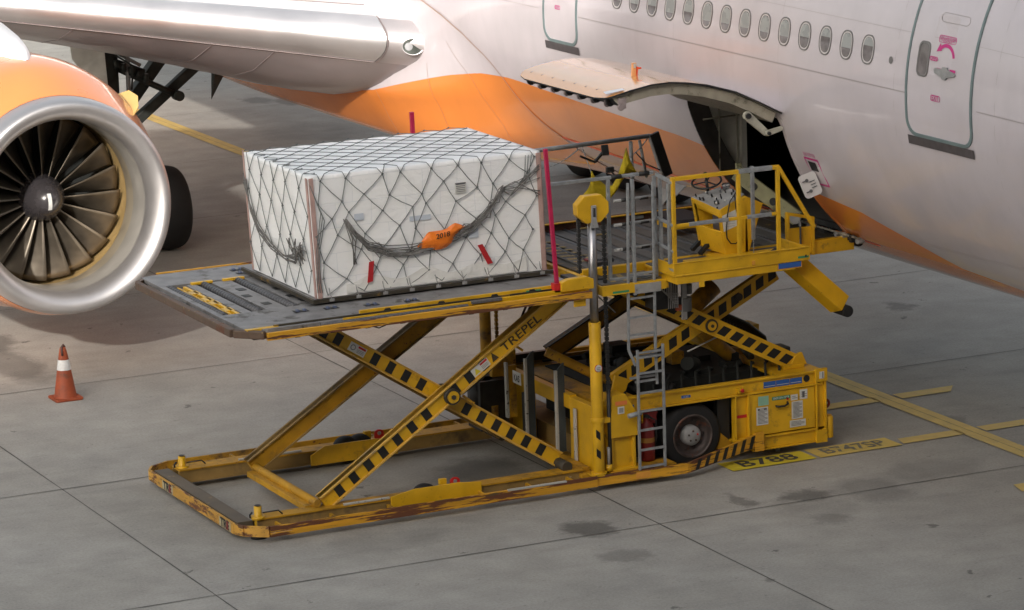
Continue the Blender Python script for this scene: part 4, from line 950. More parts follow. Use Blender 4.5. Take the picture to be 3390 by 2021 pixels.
g = MB(); g.bar((4.12, -.02, PZ+.02), (4.03, .0, 4.36), .045, .045, 0, up=(0, 1, 0)); g.box(4.06, 4.19, -.07, .03, PZ-.02, PZ+.09, 1); g.build('stop_pole', [PINK, RED], MP, bevel=.004)
g = MB(); g.bar((3.92, 3.70, PZ), (3.88, 3.66, 4.34), .05, .05, 0, up=(0, 1, 0)); g.build('stop_pole', [PINK], MP, bevel=.004)
# red cross bar/tape from pole to pole
g = MB()
for i in range(9): g.bar((.8+.45*i, .15, PZ-.16), (.8+.45*i, 3.6, PZ-.16), .06, .08)
g.box(.3, 4.5, .30, .42, PZ-.2, PZ-.1); g.box(.3, 4.5, 2.4, 2.6, PZ-.2, PZ-.1); g.build('under_frame', GRIME, MP)

# ------------- masts
g = MB(); mx, my = 4.70, .17
g.cyl((mx, my, .20), (mx, my, 2.12), .075, 20); g.cyl((mx, my, .86), (mx, my, .92), .088, 20); g.cyl((mx, my, .20), (mx, my, .23), .10, 20); g.box(mx-.12, mx+.14, my-.10, my+.10, .19, .205)
for k_, z in enumerate((.74, .50)): g.prism([(mx-.062, my-.078, z-.05), (mx-.005, my-.078, z-.10), (mx-.005, my-.078, z+.0), (mx-.062, my-.078, z+.05)], (0, .002, 0), 1)
MA = g.build('lifting_mast', [YEL, BLACK], LD, bevel=.004)
g = MB(); g.cyl((mx, my, 2.12), (mx, my, 3.38), .054, 18); g.build('chrome_rod', CHROME, MA)
g = MB()
hx = mx; P = [(hx-.115, 3.70), (hx+.115, 3.70), (hx+.215, 3.60), (hx+.215, 3.47), (hx+.10, 3.36), (hx-.10, 3.36), (hx-.215, 3.47), (hx-.215, 3.60)]
g.prism([(x, my-.06, z-.0) for x, z in P], (0, .13, 0)); g.build('mast_head', YEL, MA, bevel=.01)
g = MB(); g.prism([(mx-.033, my-.062, 3.58), (mx+.033, my-.062, 3.58), (mx+.033, my-.062, 3.40), (mx+.06, my-.062, 3.30), (mx-.06, my-.062, 3.30), (mx-.033, my-.062, 3.40)], (0, -.02, 0)); g.cyl((mx, my-.085, 3.44), (mx, my-.085, 3.55), .014, 8, m=1); g.build('chain_anchor', [GREY, DARK], MA, bevel=.004)
def chain(mb, x, y, z0, z1):
    n_ = int((z1-z0)/.055)
    for i in range(n_):
        z = z0+(z1-z0)*i/n_; mb.box(x-.02, x+.02, y-.022, y+.022, z, z+.042); mb.box(x-.012, x+.012, y-.014, y+.014, z+.038, z+.06)
g = MB(); chain(g, mx-.17, my+.02, 2.75, 3.42); g.build('lifting_chain', DARK, MA)
g = MB(); chain(g, mx+.17, my+.02, 1.2, 3.42); g.cyl((mx+.17, my+.02, .3), (mx+.17, my+.02, 1.25), .025, 10); g.build('lifting_chain', DARK, MA)
g = MB(); g.box(mx+.06, mx+.16, my-.03, my+.03, .84, .90, 0); g.cyl((mx+.14, my, .30), (mx+.14, my, .52), .02, 10, m=1); g.cyl((mx+.14, my, .22), (mx+.14, my, .3), .045, 10, m=0); g.build('mast_fitting', [YEL, GREY], MA)
g = MB(); g.cyl((mx+.0, my-.067, 1.55), (mx+.0, my-.073, 1.55), .052, 20, m=1); g.cyl((mx, my-.0725, 1.55), (mx, my-.0755, 1.55), .044, 20, m=0); [g.box(mx-.025, mx+.025, my-.0775, my-.0765, 1.555-.02*i, 1.562-.02*i, 2) for i in range(3)]; g.build('round_sticker', [WHITEM, RED, PRINT], MA)
g = MB(); g.cyl((mx-.02, 3.38, .2), (mx-.02, 3.38, 2.3), .075, 18); g.cyl((mx-.02, 3.38, 2.3), (mx-.02, 3.38, 3.38), .046, 16, m=1); g.prism([(mx-.02-.075, 3.30, .5), (mx+.02, 3.30, .5), (mx+.02, 3.30, .6), (mx-.095, 3.30, .6)], (0, .002, 0), 2)
P2 = [(x-.02, 3.32, z) for x, z in P]; g.prism(P2, (0, .12, 0), 0); chain(g, mx+.14, 3.38, .8, 3.4); g.build('lifting_mast', [YDIRTY, CHROME, BLACK], LD, bevel=.004)

# ------------- front bulkhead area between masts
g = MB()
g.box(4.56, 4.66, .35, 3.3, .18, .26, 1); g.box(4.70, 4.80, .30, .95, .20, 1.02, 0); g.box(4.70, 4.80, .95, 3.2, .86, 1.04, 0); g.box(4.72, 4.82, 2.2, 2.75, .20, 1.0, 0); g.box(4.5, 4.9, .25, 3.4, .15, .2, 1)
g.box(4.72, 4.82, .62, .72, .3, 1.0, 1); g.prism([(4.46, 2.72, .2), (4.46, 2.72, 1.12), (4.52, 2.72, 1.28), (4.80, 2.72, 1.28), (4.80, 2.72, .2)], (0, .1, 0), 2)
g.build('front_bulkhead', [YEL, YDIRTY, YDIRTY], LD, bevel=.006)
for (x, y, z0, z1, w_) in ((4.44, 1.62, .38, 1.44, .30), (4.62, 1.12, .28, 1.36, .30)):
    a = MB(); a.prism([(x, y, z0), (x+.10, y, z0), (x+.10, y, z1+.06), (x+.07, y, z1+.05), (x, y, z1-.03)], (0, .025, 0), 1); a.box(x-.03, x, y-.01, y+.04, z0, z1-.03, 0)
    a.box(x+.02, x+.10, y-.002, y+.0, z0, z1, 1); a.build('guide_post', [WGREY, mat('slate_panel', (.055, .065, .068), .55, noise=(5, .3))], LD, bevel=.003)
a = MB(); a.box(4.46, 4.49, 2.30, 2.36, .50, 1.22, 0); a.box(4.50, 4.60, 2.3, 2.33, .5, 1.18, 1); a.build('guide_post', [WGREY, YDIRTY], LD)
a = MB(); a.box(4.645, 4.675, .70, .75, .22, .92, 0); a.build('guide_post', [WGREY], LD, bevel=.004)
g = MB(); g.box(4.60, 4.67, 1.9, 2.15, .2, .85, 0); g.box(4.85, 5.3, 1.0, 3.2, .15, .45, 3); g.cyl((4.3, 2.75, .55), (4.3, 2.75, .95), .16, 16, m=0); g.box(4.2, 4.6, 2.55, 2.95, .30, .95, 0); g.cyl((4.4, 2.6, .45), (4.4, 2.6, .62), .07, 12, m=2); g.build('drive_unit', [DARK, HOLDD, YDIRTY, TAN], LD)
a = MB(); a.box(4.515, 4.519, 1.98, 2.22, 1.06-.08, 1.06+.08, 0); put_text(a, 'KAS', .12, (4.513, 2.10, 1.05), (0, -1, 0), (0, 0, 1), 1, .8, .003); a.build('number_plate', [WHITEM, BLACK], LD, fix=False)

# ------------- chassis
YC = .40
g = MB()
g.box(4.86, 8.02, YC, YC+.08, 1.02, 1.05, 0); g.box(4.86, 8.02, YC+.03, YC+.05, .88, 1.02, 0); g.box(4.86, 8.02, YC, YC+.08, .855, .88, 0)
g.box(6.99, 7.93, YC, YC+.08, .27, .295, 0); g.box(6.99, 7.93, YC+.03, YC+.05, .135, .27, 0); g.box(6.99, 8.05, YC, YC+.08, .11, .135, 0)
g.box(6.74, 6.76, YC-.01, YC+.10, .30, .855, 0); g.box(6.76, 6.93, YC+.05, YC+.07, .30, .855, 0); g.box(6.93, 6.95, YC-.01, YC+.10, .30, .855, 0); g.box(6.70, 6.98, YC-.01, YC+.1, .27, .30, 0)
g.box(7.91, 7.93, YC-.01, YC+.1, .295, .90, 0); g.box(7.93, 8.05, YC+.03, YC+.05, .295, .90, 0); g.box(8.04, 8.06, YC-.01, YC+.1, .11, .90, 0)
g.box(7.90, 8.07, YC-.02, YC+.02, .90, 1.07, 0); g.box(7.90, 8.06, YC-.015, YC+.02, .10, .27, 0)
g.box(8.03, 8.06, YC+.1, 3.3, .11, 1.02, 0); g.box(4.86, 8.03, 3.25, 3.33, .86, 1.05, 0); g.box(7.0, 8.03, 3.25, 3.33, .12, .86, 0); g.box(6.98, 8.03, YC+.10, 3.25, .12, .2, 1)
g.box(7.4, 8.03, YC+.08, 3.25, 1.0, 1.045, 0); g.box(4.9, 5.45, YC+.08, 3.25, .95, 1.0, 1)
g.box(5.1, 5.3, YC, YC+.02, .86, 1.02, 0)
for x in (5.0, 5.12, 5.28, 5.44): g.box(x, x+.015, YC+.02, YC+.1, .66, .86, 0)
g.build('chassis_frame', [YEL, YDIRTY], LD, bevel=.004)
g = MB(); g.box(6.96, 7.90, YC+.015, YC+.035, .31, .845, 0); CDR = g.build('cabinet_door', [YEL], LD, bevel=.006)
ST = MB(); yf = YC+.0125
def stick(x0, x1, z0, z1, m, lines=0, lm=4):
    ST.box(x0, x1, yf-.001, yf, z0, z1, m)
    for i in range(lines):
        z = z1-(z1-z0)*(i+1.2)/(lines+1.6); ST.box(x0+.02, x0+(x1-x0)*(.92 if i % 3 else .7), yf-.0035, yf-.0025, z-.003, z+.003, lm)
stick(7.08, 7.23, .69, .81, 1, 4, 1); stick(7.05, 7.22, .44, .67, 0, 12); stick(7.56, 7.72, .455, .685, 0, 13); stick(7.55, 7.65, .70, .775, 0, 2); stick(7.68, 7.79, .70, .825, 0, 3); stick(7.53, 7.76, .35, .44, 0, 4)
stick(7.28, 7.54, .735, .78, 2)
put_text(ST, 'EMERGEN.OPTR', .038, (7.41, yf-.004, .757), (1, 0, 0), (0, 0, 1), 0, .85, .0005)
ST.box(7.07, 7.10, yf-.0035, yf-.0025, .635, .655, 4); ST.box(7.16, 7.20, yf-.0035, yf-.0025, .635, .655, 4); ST.box(7.715, 7.75, yf-.0035, yf-.0025, .72, .80, 4)
ST.build('door_sticker', [WHITEM, PGREEN, GREEN, BLUE, PRINT], CDR, fix=False)
g = MB(); g.tube([(7.33, yf-.002, .66), (7.35, yf-.035, .655), (7.44, yf-.04, .655), (7.49, yf-.035, .675), (7.50, yf-.002, .69)], .014, 8); g.cyl((7.5, yf, .735), (7.5, yf-.008, .735), .016, 12, m=1); g.build('door_handle', [BLACK, RUST and RED], CDR)
g = MB(); yq = YC+.028
for x0, x1 in ((7.17, 7.345), (7.35, 7.545), (7.55, 7.725)): g.box(x0, x1, yq-.001, yq, .905, .985, 0); g.box(x0+.01, x1-.01, yq-.003, yq-.002, .925, .931, 1)
g.box(6.0, 6.13, yq-.001, yq, .93, .965, 0); put_text(g, '11 2007', .03, (6.065, yq-.003, .947), (1, 0, 0), (0, 0, 1), 1, .8); g.box(7.95, 8.02, YC-.024, YC-.0215, .94, 1.03, 1); g.box(7.995, 8.005, YC-.026, YC-.0245, .945, 1.025, 2)
g.cyl((7.79, yq+.0, .955), (7.79, yq-.003, .955), .045, 18, m=2); g.box(5.17, 5.32, YC-.004, YC-.002, .90, .95, 0)
g.box(6.77, 6.93, YC+.045, YC+.048, .56, .60, 3)
g.build('frame_sticker', [BLUE, WHITEM, BLACK, RED], LD, fix=False)
g = MB(); g.box(6.78, 6.86, YC-.03, YC+.03, .90, .97, 0); g.cyl((6.83, YC-.03, .935), (6.83, YC-.05, .935), .025, 12, m=1); g.build('emergency_stop', [YEL, RED], LD, bevel=.004)
g = MB(); o1 = []
for i in range(20): a = 2*pi*i/20; o1.append((8.13+.05*cos(a), .55, .56+.05*sin(a)))
g.tube(o1, .018, 8, closed=True); g.box(8.06, 8.09, .5, .6, .5, .58); g.build('tow_ring', DKRED, LD)
g = MB(); g.box(8.06, 8.14, .45, 3.2, .16, .40, 0); g.cyl((8.12, .44, .14), (8.12, .44, .42), .05, 12, m=1); g.box(8.07, 8.15, .42, .5, .14, .44, 0); g.build('rear_bumper', [YDIRTY, YEL], LD, bevel=.01)
g = MB(); g.cyl((7.45, .6, .02), (7.45, .6, .14), .03, 12); g.cyl((5.2, .3, .0), (5.2, .3, .1), .025, 12); g.build('level_foot', GREY, LD)
g = MB(); g.box(5.2, 8.0, 1.0, 2.7, .35, 1.02, 0); random.seed(11)
for i in range(46):
    x = random.uniform(5.5, 7.8); y = random.uniform(.7, 2.5); z = random.uniform(.95, 1.16); r = random.uniform(.03, .09)
    if random.random() < .5: g.cyl((x, y, z), (x+random.uniform(-.3, .3), y+random.uniform(-.3, .3), z+random.uniform(-.05, .12)), r, 10, m=random.choice((0, 0, 1)))
    else: g.box(x, x+r*3, y, y+r*3, z-.1, z+r, random.choice((0, 0, 0, 1, 2)))
for i in range(12): x = 5.3+.2*i; g.tube([(x, .6, .98), (x+.1, .8, 1.12+random.uniform(-.04, .06)), (x+.3, 1.1, 1.08), (x+.45, 1.5, 1.0)], .018, 6, m=0)
g.build('hydraulic_power_unit', [HOLDD, DARK, YDIRTY], LD)
g = MB(); g.box(6.55, 6.72, YC+.12, YC+.2, .25, .86, 0); g.box(5.56, 6.74, 1.0, 1.05, .1, .9, 0); g.box(5.56, 6.7, YC+.12, 1.0, .82, .86, 0); g.prism([(6.45, YC+.1, .25), (6.74, YC+.1, .05), (6.74, YC+.1, .25), (6.55, YC+.1, .42)], (0, .3, 0), 1); g.build('wheel_arch', [BLACK, YDIRTY], LD)
# road wheel
wc = Vector((6.16, .62, .42))
g = MB(); prof = [(-.17, .27), (-.175, .36), (-.14, .405), (-.05, .42), (.05, .42), (.14, .405), (.175, .36), (.17, .27)]; g.lathe(prof, wc, (0, 1, 0), 56)
WH = g.build('road_wheel', RUB, LD)
g = MB(); g.lathe([(-.165, .285), (-.185, .27), (-.18, .258), (-.15, .25), (-.08, .235), (-.06, .16), (-.06, .01)], wc, (0, 1, 0), 48, m=0); g.lathe([(-.06, .13), (-.15, .125), (-.175, .10), (-.18, .001)], wc, (0, 1, 0), 32, m=1)
for i in range(10): a = 2*pi*i/10; g.cyl(wc+Vector((.19*cos(a), -.058, .19*sin(a))), wc+Vector((.19*cos(a), -.085, .19*sin(a))), .016, 8, m=0)
for i in range(5): a = 2*pi*i/5+.3; g.cyl(wc+Vector((.065*cos(a), -.178, .065*sin(a))), wc+Vector((.065*cos(a), -.186, .065*sin(a))), .013, 8, m=0 if i else 2)
g.build('rim', [mat('rim_rusty', (.10, .08, .075), .5, metal=.4, noise=(9, .4), wear=[((.2, .08, .05), 7, .56, .08)]), GREY, RED], WH, fix=False)
wc2 = Vector((6.16, 3.0, .42)); g = MB(); g.lathe(prof, wc2, (0, 1, 0), 40); g.build('road_wheel', RUB, LD)
# outer side skirt next to wheel
g = MB()
g.prism([(4.62, .075, zb), (5.86, .02, zb), (5.86, .02, zt), (4.62, .075, zt)], (0, .04, 0), 0)
g.prism([(5.86, .02, zb), (7.02, YC-.03, .17), (7.02, YC-.03, .34), (5.86, .02, zt)], (0, .035, 0), 0)
g.box(4.62, 5.75, .12, .42, .19, .205, 1)
for i in range(7):
    a = .10+.13*i; b = a+.055; f0 = lambda u: Vector((5.86, .019, 0)).lerp(Vector((7.02, YC-.032, 0)), u)
    z0 = lambda u: zb+(.17-zb)*u; z1 = lambda u: zt+(.34-zt)*u
    pa = f0(a); pb = f0(b); pc = f0(b+.05); pd = f0(a+.05)
    g.prism([(pa.x, pa.y-.003, z0(a)+.004), (pb.x, pb.y-.003, z0(b)+.004), (pc.x, pc.y-.003, z1(b+.05)-.006), (pd.x, pd.y-.003, z1(a+.05)-.006)], (0, .001, 0), 2)
g.box(7.0, 7.12, YC-.05, YC-.01, .12, .36, 0)
g.box(5.15, 5.45, .043, .0445, .10, .18, 3)
g.build('side_skirt', [YSKIRT, YDIRTY, BLACK, ORNG], LD, bevel=.003)
g = MB(); g.prism([(4.86, .17, .62), (5.25, .17, .62), (5.25, .17, .90), (5.10, .17, 1.16), (4.92, .17, 1.16)], (0, .27, 0)); g.box(4.90, 5.22, .235, .44, .21, .62, 0); g.box(4.88, 4.92, .19, .44, .21, .62); g.box(5.19, 5.23, .19, .44, .21, .62); g.box(4.84, 5.30, .16, .45, .20, .225); g.build('side_cabinet', [YEL], LD, bevel=.008)
g = MB(); g.box(4.95, 5.11, .1645, .168, 1.03, 1.08, 0); g.box(4.98, 5.07, .1645, .168, .92, 1.01, 1); g.box(4.995, 5.055, .161, .163, .935, .995, 2); g.build('cabinet_sticker', [mat('sticker_orange', (.7, .2, .05), .5), WHITEM, GREY], LD, fix=False)

# ------------- ladder
g = MB()
def rect(mb, pts, w_=.031, m=0):
    for a, b in zip(pts, pts[1:]): mb.bar(a, b, w_, w_, m, up=(0, 1, 0) if abs(a[0]-b[0])+abs(a[2]-b[2]) > .01 else (1, 0, 0))
rect(g, [(5.21, .06, .20), (5.22, .06, 1.72)]); rect(g, [(5.56, .06, .20), (5.57, .06, 1.76)])
rect(g, [(5.18, .12, 3.80), (5.13, .12, 1.72), (5.20, .08, 1.52)]); rect(g, [(5.52, .12, 3.78), (5.50, .12, 1.70), (5.50, .1, 1.25)])
g.build('ladder_rail', GALV, LD, bevel=.004)
g = MB()
for z in (.23, .45, .70, .94, 1.17, 1.42, 1.62, 1.68): g.bar((5.21, .06, z), (5.57, .06, z+.003), .03, .025, up=(0, 0, 1))
for z in (1.36, 1.90, 2.12, 2.36, 2.66): g.bar((5.14, .12, z), (5.50, .12, z+.003), .03, .025)
for z in (1.36, 1.68): g.bar((5.2, .1, z-.05), (5.5, .1, z-.045), .03, .025)
g.cyl((5.08, .08, .90), (5.26, .08, .92), .03, 12)
g.build('ladder_rung', GALV, LD)

# ------------- bridge platform
BR = bpy.data.objects.new('bridge_platform', None); COL.objects.link(BR); BR.parent = LD; BR['off'] = LO_
BZ = 2.66
def bp_(name, mb, mats, bevel=.004, fix=True): return mb.build(name, mats, BR, bevel=bevel, fix=fix)
g = MB(); g.box(4.78, 8.62, .62, .70, BZ-.16, BZ+.02, 0); g.box(4.78, 8.50, 3.30, 3.38, BZ-.16, BZ+.06, 0); g.box(4.74, 4.80, .3, 3.4, BZ-.25, BZ-.05, 0); g.box(4.78, 5.7, .10, .62, BZ-.22, BZ-.10, 0); g.box(8.5, 8.60, .62, 3.3, BZ-.12, BZ-.0, 0); g.box(8.0, 8.62, .60, .62, BZ-.16, BZ+.02, 0)
bp_('bridge_beam', g, [YEL], .01)
g = MB(); g.box(4.80, 8.50, .70, 3.30, BZ-.05, BZ-.03, 1)
for i in range(12): x = 4.95+.31*i; g.box(x, x+.19, .74, 3.26, BZ-.05, BZ-.008, 0)
g.box(4.8, 5.62, .14, .62, BZ-.12, BZ-.08, 0); g.box(4.78, 5.66, .085, .10, BZ-.22, BZ-.10, 2); g.box(5.22, 5.58, .075, .085, BZ-.24, BZ-.12, 3)
g.box(8.0, 8.5, .72, 3.28, BZ-.03, BZ+.005, 1)
bp_('bridge_deck', g, [DECKD, GRIME, YEL, GREY], .003)
g = MB()
for i in range(11):
    x = 5.195+.31*i; g.cyl((x-.02, .76, BZ-.03), (x-.02, 3.22, BZ-.03), .038, 12)
g.build('bridge_roller', mat('dark_roller', (.085, .085, .09), .55, noise=(20, .3)), BR)
g = MB()
for i in range(9): y = 1.2+.2*i; g.prism([(4.97, y, BZ-.004), (5.30, y-.06, BZ-.004), (5.30, y+.02, BZ-.004), (4.97, y+.09, BZ-.004)], (0, 0, .002))
for i in range(4): x = 4.95+.17*i; g.prism([(x, .18, BZ-.077), (x+.07, .18, BZ-.077), (x+.14, .56, BZ-.077), (x+.07, .56, BZ-.077)], (0, 0, .002))
g.box(5.9, 6.1, 2.6, 2.66, BZ-.0, BZ+.01); g.box(5.95, 6.2, 3.1, 3.16, BZ, BZ+.01); g.build('deck_markings', mat('faded_hazard', (.36, .26, .10), .7, wear=[((.1, .09, .08), 12, .5, .1)]), BR)
g = MB(); g.cyl((8.70, .62, BZ-.05), (8.70, 3.3, BZ-.05), .085, 18); bp_('bumper_roller', g, [RUB], 0)
g = MB(); g.box(4.9, 8.4, 3.24, 3.29, BZ-.02, BZ+.10, 0); g.box(4.9, 7.9, 3.18, 3.24, BZ+.085, BZ+.10, 1); bp_('side_guide', g, [mat('brown_guide', (.10, .045, .03), .6, noise=(5, .3)), YEL])
g = MB(); g.prism(rrect((6.95, 2.2, BZ+.16), .24, .36, .10, (1, 0, 0), (0, 1, 0)), (0, 0, .07), 0); g.box(6.7, 7.15, 1.88, 2.5, BZ+.10, BZ+.155, 1); bp_('seat_pad', g, [mat('dark_pad', (.03, .025, .03), .7), YEL])
g = MB()  # stop levers
for x, y in ((5.05, .85), (5.2, 1.0)): g.box(x, x+.2, y, y+.1, BZ-.02, BZ+.04, 0)
g.box(5.05, 5.12, .9, 1.15, BZ+.02, BZ+.05, 1); g.box(4.6, 5.0, .4, .9, BZ-.12, BZ-.06, 0); g.build('stop_lever', [DARK, DKRED], BR, bevel=.01)
# operator platform
OX0, OX1, OY0, OY1 = 5.62, 7.52, -.20, .60
g = MB()
g.box(OX0, OX1, OY0, OY0+.02, BZ-.0, BZ+.13, 0); g.box(OX0+.04, OX1-.2, OY0+.015, OY0+.04, BZ-.13, BZ-.0, 0); g.box(OX0, OX1, OY0, OY1, BZ-.03, BZ-.0, 0); g.box(OX0, OX0+.02, OY0, .25, BZ, BZ+.13, 0); g.box(OX1-.02, OX1, OY0, OY1, BZ, BZ+.13, 0)
g.box(OX0+.04, OX0+.06, OY0+.02, OY1, BZ-.13, BZ, 0); g.box(OX1-.22, OX1-.2, OY0+.02, OY1, BZ-.13, BZ, 0)
g.box(OX0-.005, OX1+.005, OY0-.01, OY0+.025, BZ+.13, BZ+.142, 0)
g.box(6.0, 7.4, OY0+.15, OY0+.5, BZ, BZ+.06, 0); g.box(5.98, 6.05, OY0+.018, OY0+.05, BZ-.2, BZ-.13, 0)
bp_('operator_platform', g, [YEL], .006)
g = MB(); g.box(OX0+.02, OX1-.02, OY0+.03, OY1, BZ+.001, BZ+.012); g.build('platform_floor', DECKD, BR)
g = MB(); g.box(7.08, 7.40, OY0+.009, OY0+.0125, BZ-.10, BZ-.015, 1) ; g.box(7.07, 7.41, OY0+.0115, OY0+.0145, BZ-.11, BZ-.005, 2); g.box(6.7, 6.74, OY0-.015, OY0-.001, BZ+.0, BZ+.05, 2); g.box(7.35, 7.50, OY0-.004, OY0-.001, BZ+.005, BZ+.03, 3)
g.box(4.92, 5.14, .082, .084, BZ-.20, BZ-.175, 3)
g.build('platform_sticker', [WHITEM, BLUE, ORNG, GREEN], BR, fix=False)
# hand rails
g = MB(); TZ = 3.84
def post(x, y, z0, z1, w_=.045, m=0): g.box(x-w_/2, x+w_/2, y-w_/2, y+w_/2, z0, z1, m)
post(OX0+.03, OY0+.03, BZ, TZ-.02); post(7.10, OY0+.03, BZ, TZ-.02)
g.bar((OX0+.0, OY0+.03, TZ), (6.55, OY0+.03, TZ), .045, .05, 0); g.bar((6.55, OY0+.03, TZ), (7.02, OY0+.03, TZ), .05, .055, 1); g.bar((7.02, OY0+.03, TZ), (7.12, OY0+.03, TZ), .045, .05, 0)
g.bar((OX0+.05, OY0+.03, 3.26), (5.95, OY0+.03, 3.26), .035, .04, 0); g.bar((5.85, OY0+.03, 3.26), (6.4, OY0+.03, 3.26), .04, .045, 1); g.bar((6.4, OY0+.03, 3.26), (6.66, OY0+.03, 3.26), .035, .04, 0); g.bar((6.66, OY0+.03, 3.26), (7.0, OY0+.03, 3.26), .04, .045, 1); g.bar((7.0, OY0+.03, 3.26), (7.1, OY0+.03, 3.26), .035, .04, 0)
g.bar((7.11, OY0+.03, TZ), (7.62, OY0+.06, 3.02), .045, .045, 0, up=(0, 1, 0)); post(6.92, .15, 2.9, 3.82, .04, 1); post(6.55, OY0+.03, BZ, 3.82, .045, 0)
g.cyl((6.92, .15, 2.55), (6.92, .15, 2.9), .005, 6, m=1)
g.build('handrail', [YEL, GALV], BR, bevel=.004)
g = MB(); g.box(7.66, 7.98, .57, .60, BZ-.12, BZ+.22, 0); g.box(7.62, 7.66, .55, .61, BZ-.15, BZ+.42, 0); g.box(7.98, 8.02, .55, .61, BZ-.15, BZ+.34, 0); g.bar((7.62, .58, BZ+.42), (8.02, .58, BZ+.32), .04, .04, 0, up=(0, 1, 0)); g.box(7.80, 7.82, .54, .56, BZ-.1, BZ+.3, 1); g.tube([(7.78, .5, BZ+.25), (7.76, .45, BZ), (7.6, .2, BZ-.05), (7.52, -.1, BZ+.08), (7.45, -.22, BZ+.02)], .012, 6, m=2); bp_('end_gate', g, [YEL, GALV, DARK])
# grey gate on the near side
g = MB()
def P_(x, y0, z0, z1, w_=.04): g.box(x-w_/2, x+w_/2, y0-w_/2, y0+w_/2, z0, z1, 0)
P_(5.0, .3, BZ-.08, 3.84); P_(5.24, .12, 2.4, 3.84, .04); P_(5.60, .24, BZ-.08, 3.83); P_(5.66, .2, BZ-.05, 3.80, .04); P_(5.62, -.1, BZ+.12, 3.78, .04)
g.bar((4.2, .3, 3.86), (5.62, .3, 3.86), .04, .04); g.bar((5.64, .25, 3.84), (5.64, -.18, 3.80), .04, .04); g.bar((5.64, .25, 3.3), (5.64, -.18, 3.27), .035, .035); g.bar((5.64, .25, 2.98), (5.64, -.18, 2.94), .03, .03); g.bar((4.98, .28, BZ-.07), (5.6, .2, BZ-.07), .05, .04)
g.bar((5.64, .25, BZ+.06), (5.64, -.18, BZ+.05), .035, .035)
GT = g.build('grey_gate', GALV, BR, bevel=.004)
g = MB()
for z in (3.58, 3.28, 2.97):
    g.cyl((5.02, .2, z), (5.60, .2, z+.01), .020, 10, m=0)
    for q in (.10, .36): g.cyl((5.02+q, .2, z), (5.02+q+.11, .2, z+.002), .0225, 10, m=1)
for q in (.02, .40): g.cyl((5.02+q, .3, 3.86), (5.02+q+.14, .3, 3.86), .03, 8, m=1)
g.build('gate_bar', [GREY, BLACK], GT)
# far gantry rail
g = MB()
FY = 3.32
g.cyl((4.2, FY, 3.70), (7.12, FY, 3.745), .03, 12); g.cyl((6.84, FY, 3.70), (6.86, FY, 2.72), .025, 10); g.cyl((6.97, FY, 3.70), (7.06, FY, 3.2), .02, 10); g.cyl((5.0, FY, 2.7), (5.0, FY, 3.7), .025, 10); g.box(6.78, 6.95, FY-.1, FY+.1, 2.68, 2.72); g.cyl((7.1, FY-.6, 2.95), (7.1, FY-.6, 2.7), .02, 8)
g.bar((7.13, FY, 3.76), (7.30, FY, 3.24), .06, .07, 1, up=(0, 1, 0))
g.bar((7.17, FY-.03, 3.78), (7.36, FY-.03, 3.20), .13, .05, 2, up=(0, 1, 0))
g.bar((6.44, FY-.03, 3.69), (6.42, FY-.1, 3.58), .09, .05, 2); g.bar((6.40, FY-.05, 3.60), (6.26, FY-.1, 3.50), .03, .03, 2); g.bar((6.26, FY-.1, 3.50), (6.05, FY-.1, 3.60), .03, .03, 2)
bp_('far_handrail', g, [GALV, GREY, BLACK], 0)
g = MB()
def links(p, q, sag, n_):
    p = Vector(p); q = Vector(q)
    for i in range(n_):
        a = i/n_; b = (i+.85)/n_; A = p.lerp(q, a)-Vector((0, 0, sag*4*a*(1-a))); B = p.lerp(q, b)-Vector((0, 0, sag*4*b*(1-b))); g.bar(A, B, .016 if i % 2 else .007, .007 if i % 2 else .016)
links((6.12, 3.3, 3.72), (5.5, 3.3, 3.48), .06, 22); links((6.12, 3.3, 3.7), (6.16, 3.1, 3.36), .0, 12); links((7.08, 3.3, 3.72), (6.8, 3.3, 3.5), .03, 10); g.build('chain', GREY, BR)
g = MB(); g.tube([(6.9, 3.3, 3.55), (7.05, 3.3, 3.38), (7.25, 3.3, 3.28)], .008, 6); g.box(6.28, 6.38, 2.9, 2.95, 3.40, 3.47); g.cyl((6.4, 2.9, 3.35), (6.33, 2.9, 3.42), .01, 6); g.build('cable_and_mirror', DARK, BR)
OLIVE = mat('olive_primer', (.30, .29, .17), .5, noise=(5, .25), wear=[((.1, .09, .05), 6, .58, .1)])
g = MB(); A = Vector((7.72, 2.06, 3.38)); B = Vector((8.28, 1.46, 2.80)); g.bar(A, B, .05, .20, 0); d_ = (B-A)
for t in (.3, .62): p = A+d_*t; g.cyl(p+Vector((-.035, -.03, 0)), p+Vector((.035, .03, 0)), .05, 14, m=1)
g.cyl(B+Vector((-.08, -.08, .02)), B+Vector((.04, .05, .02)), .07, 14, m=2); g.bar(B+Vector((0, 0, .04)), B+Vector((.35, -.7, -.06)), .06, .07, 1); g.bar((7.75, 2.05, 2.7), (7.75, 2.05, 3.5), .07, .05, 0, up=(0, 1, 0)); bp_('guide_beam', g, [OLIVE, DARK, GREY])
# console
CX, CYY = 6.60, .45
g = MB()
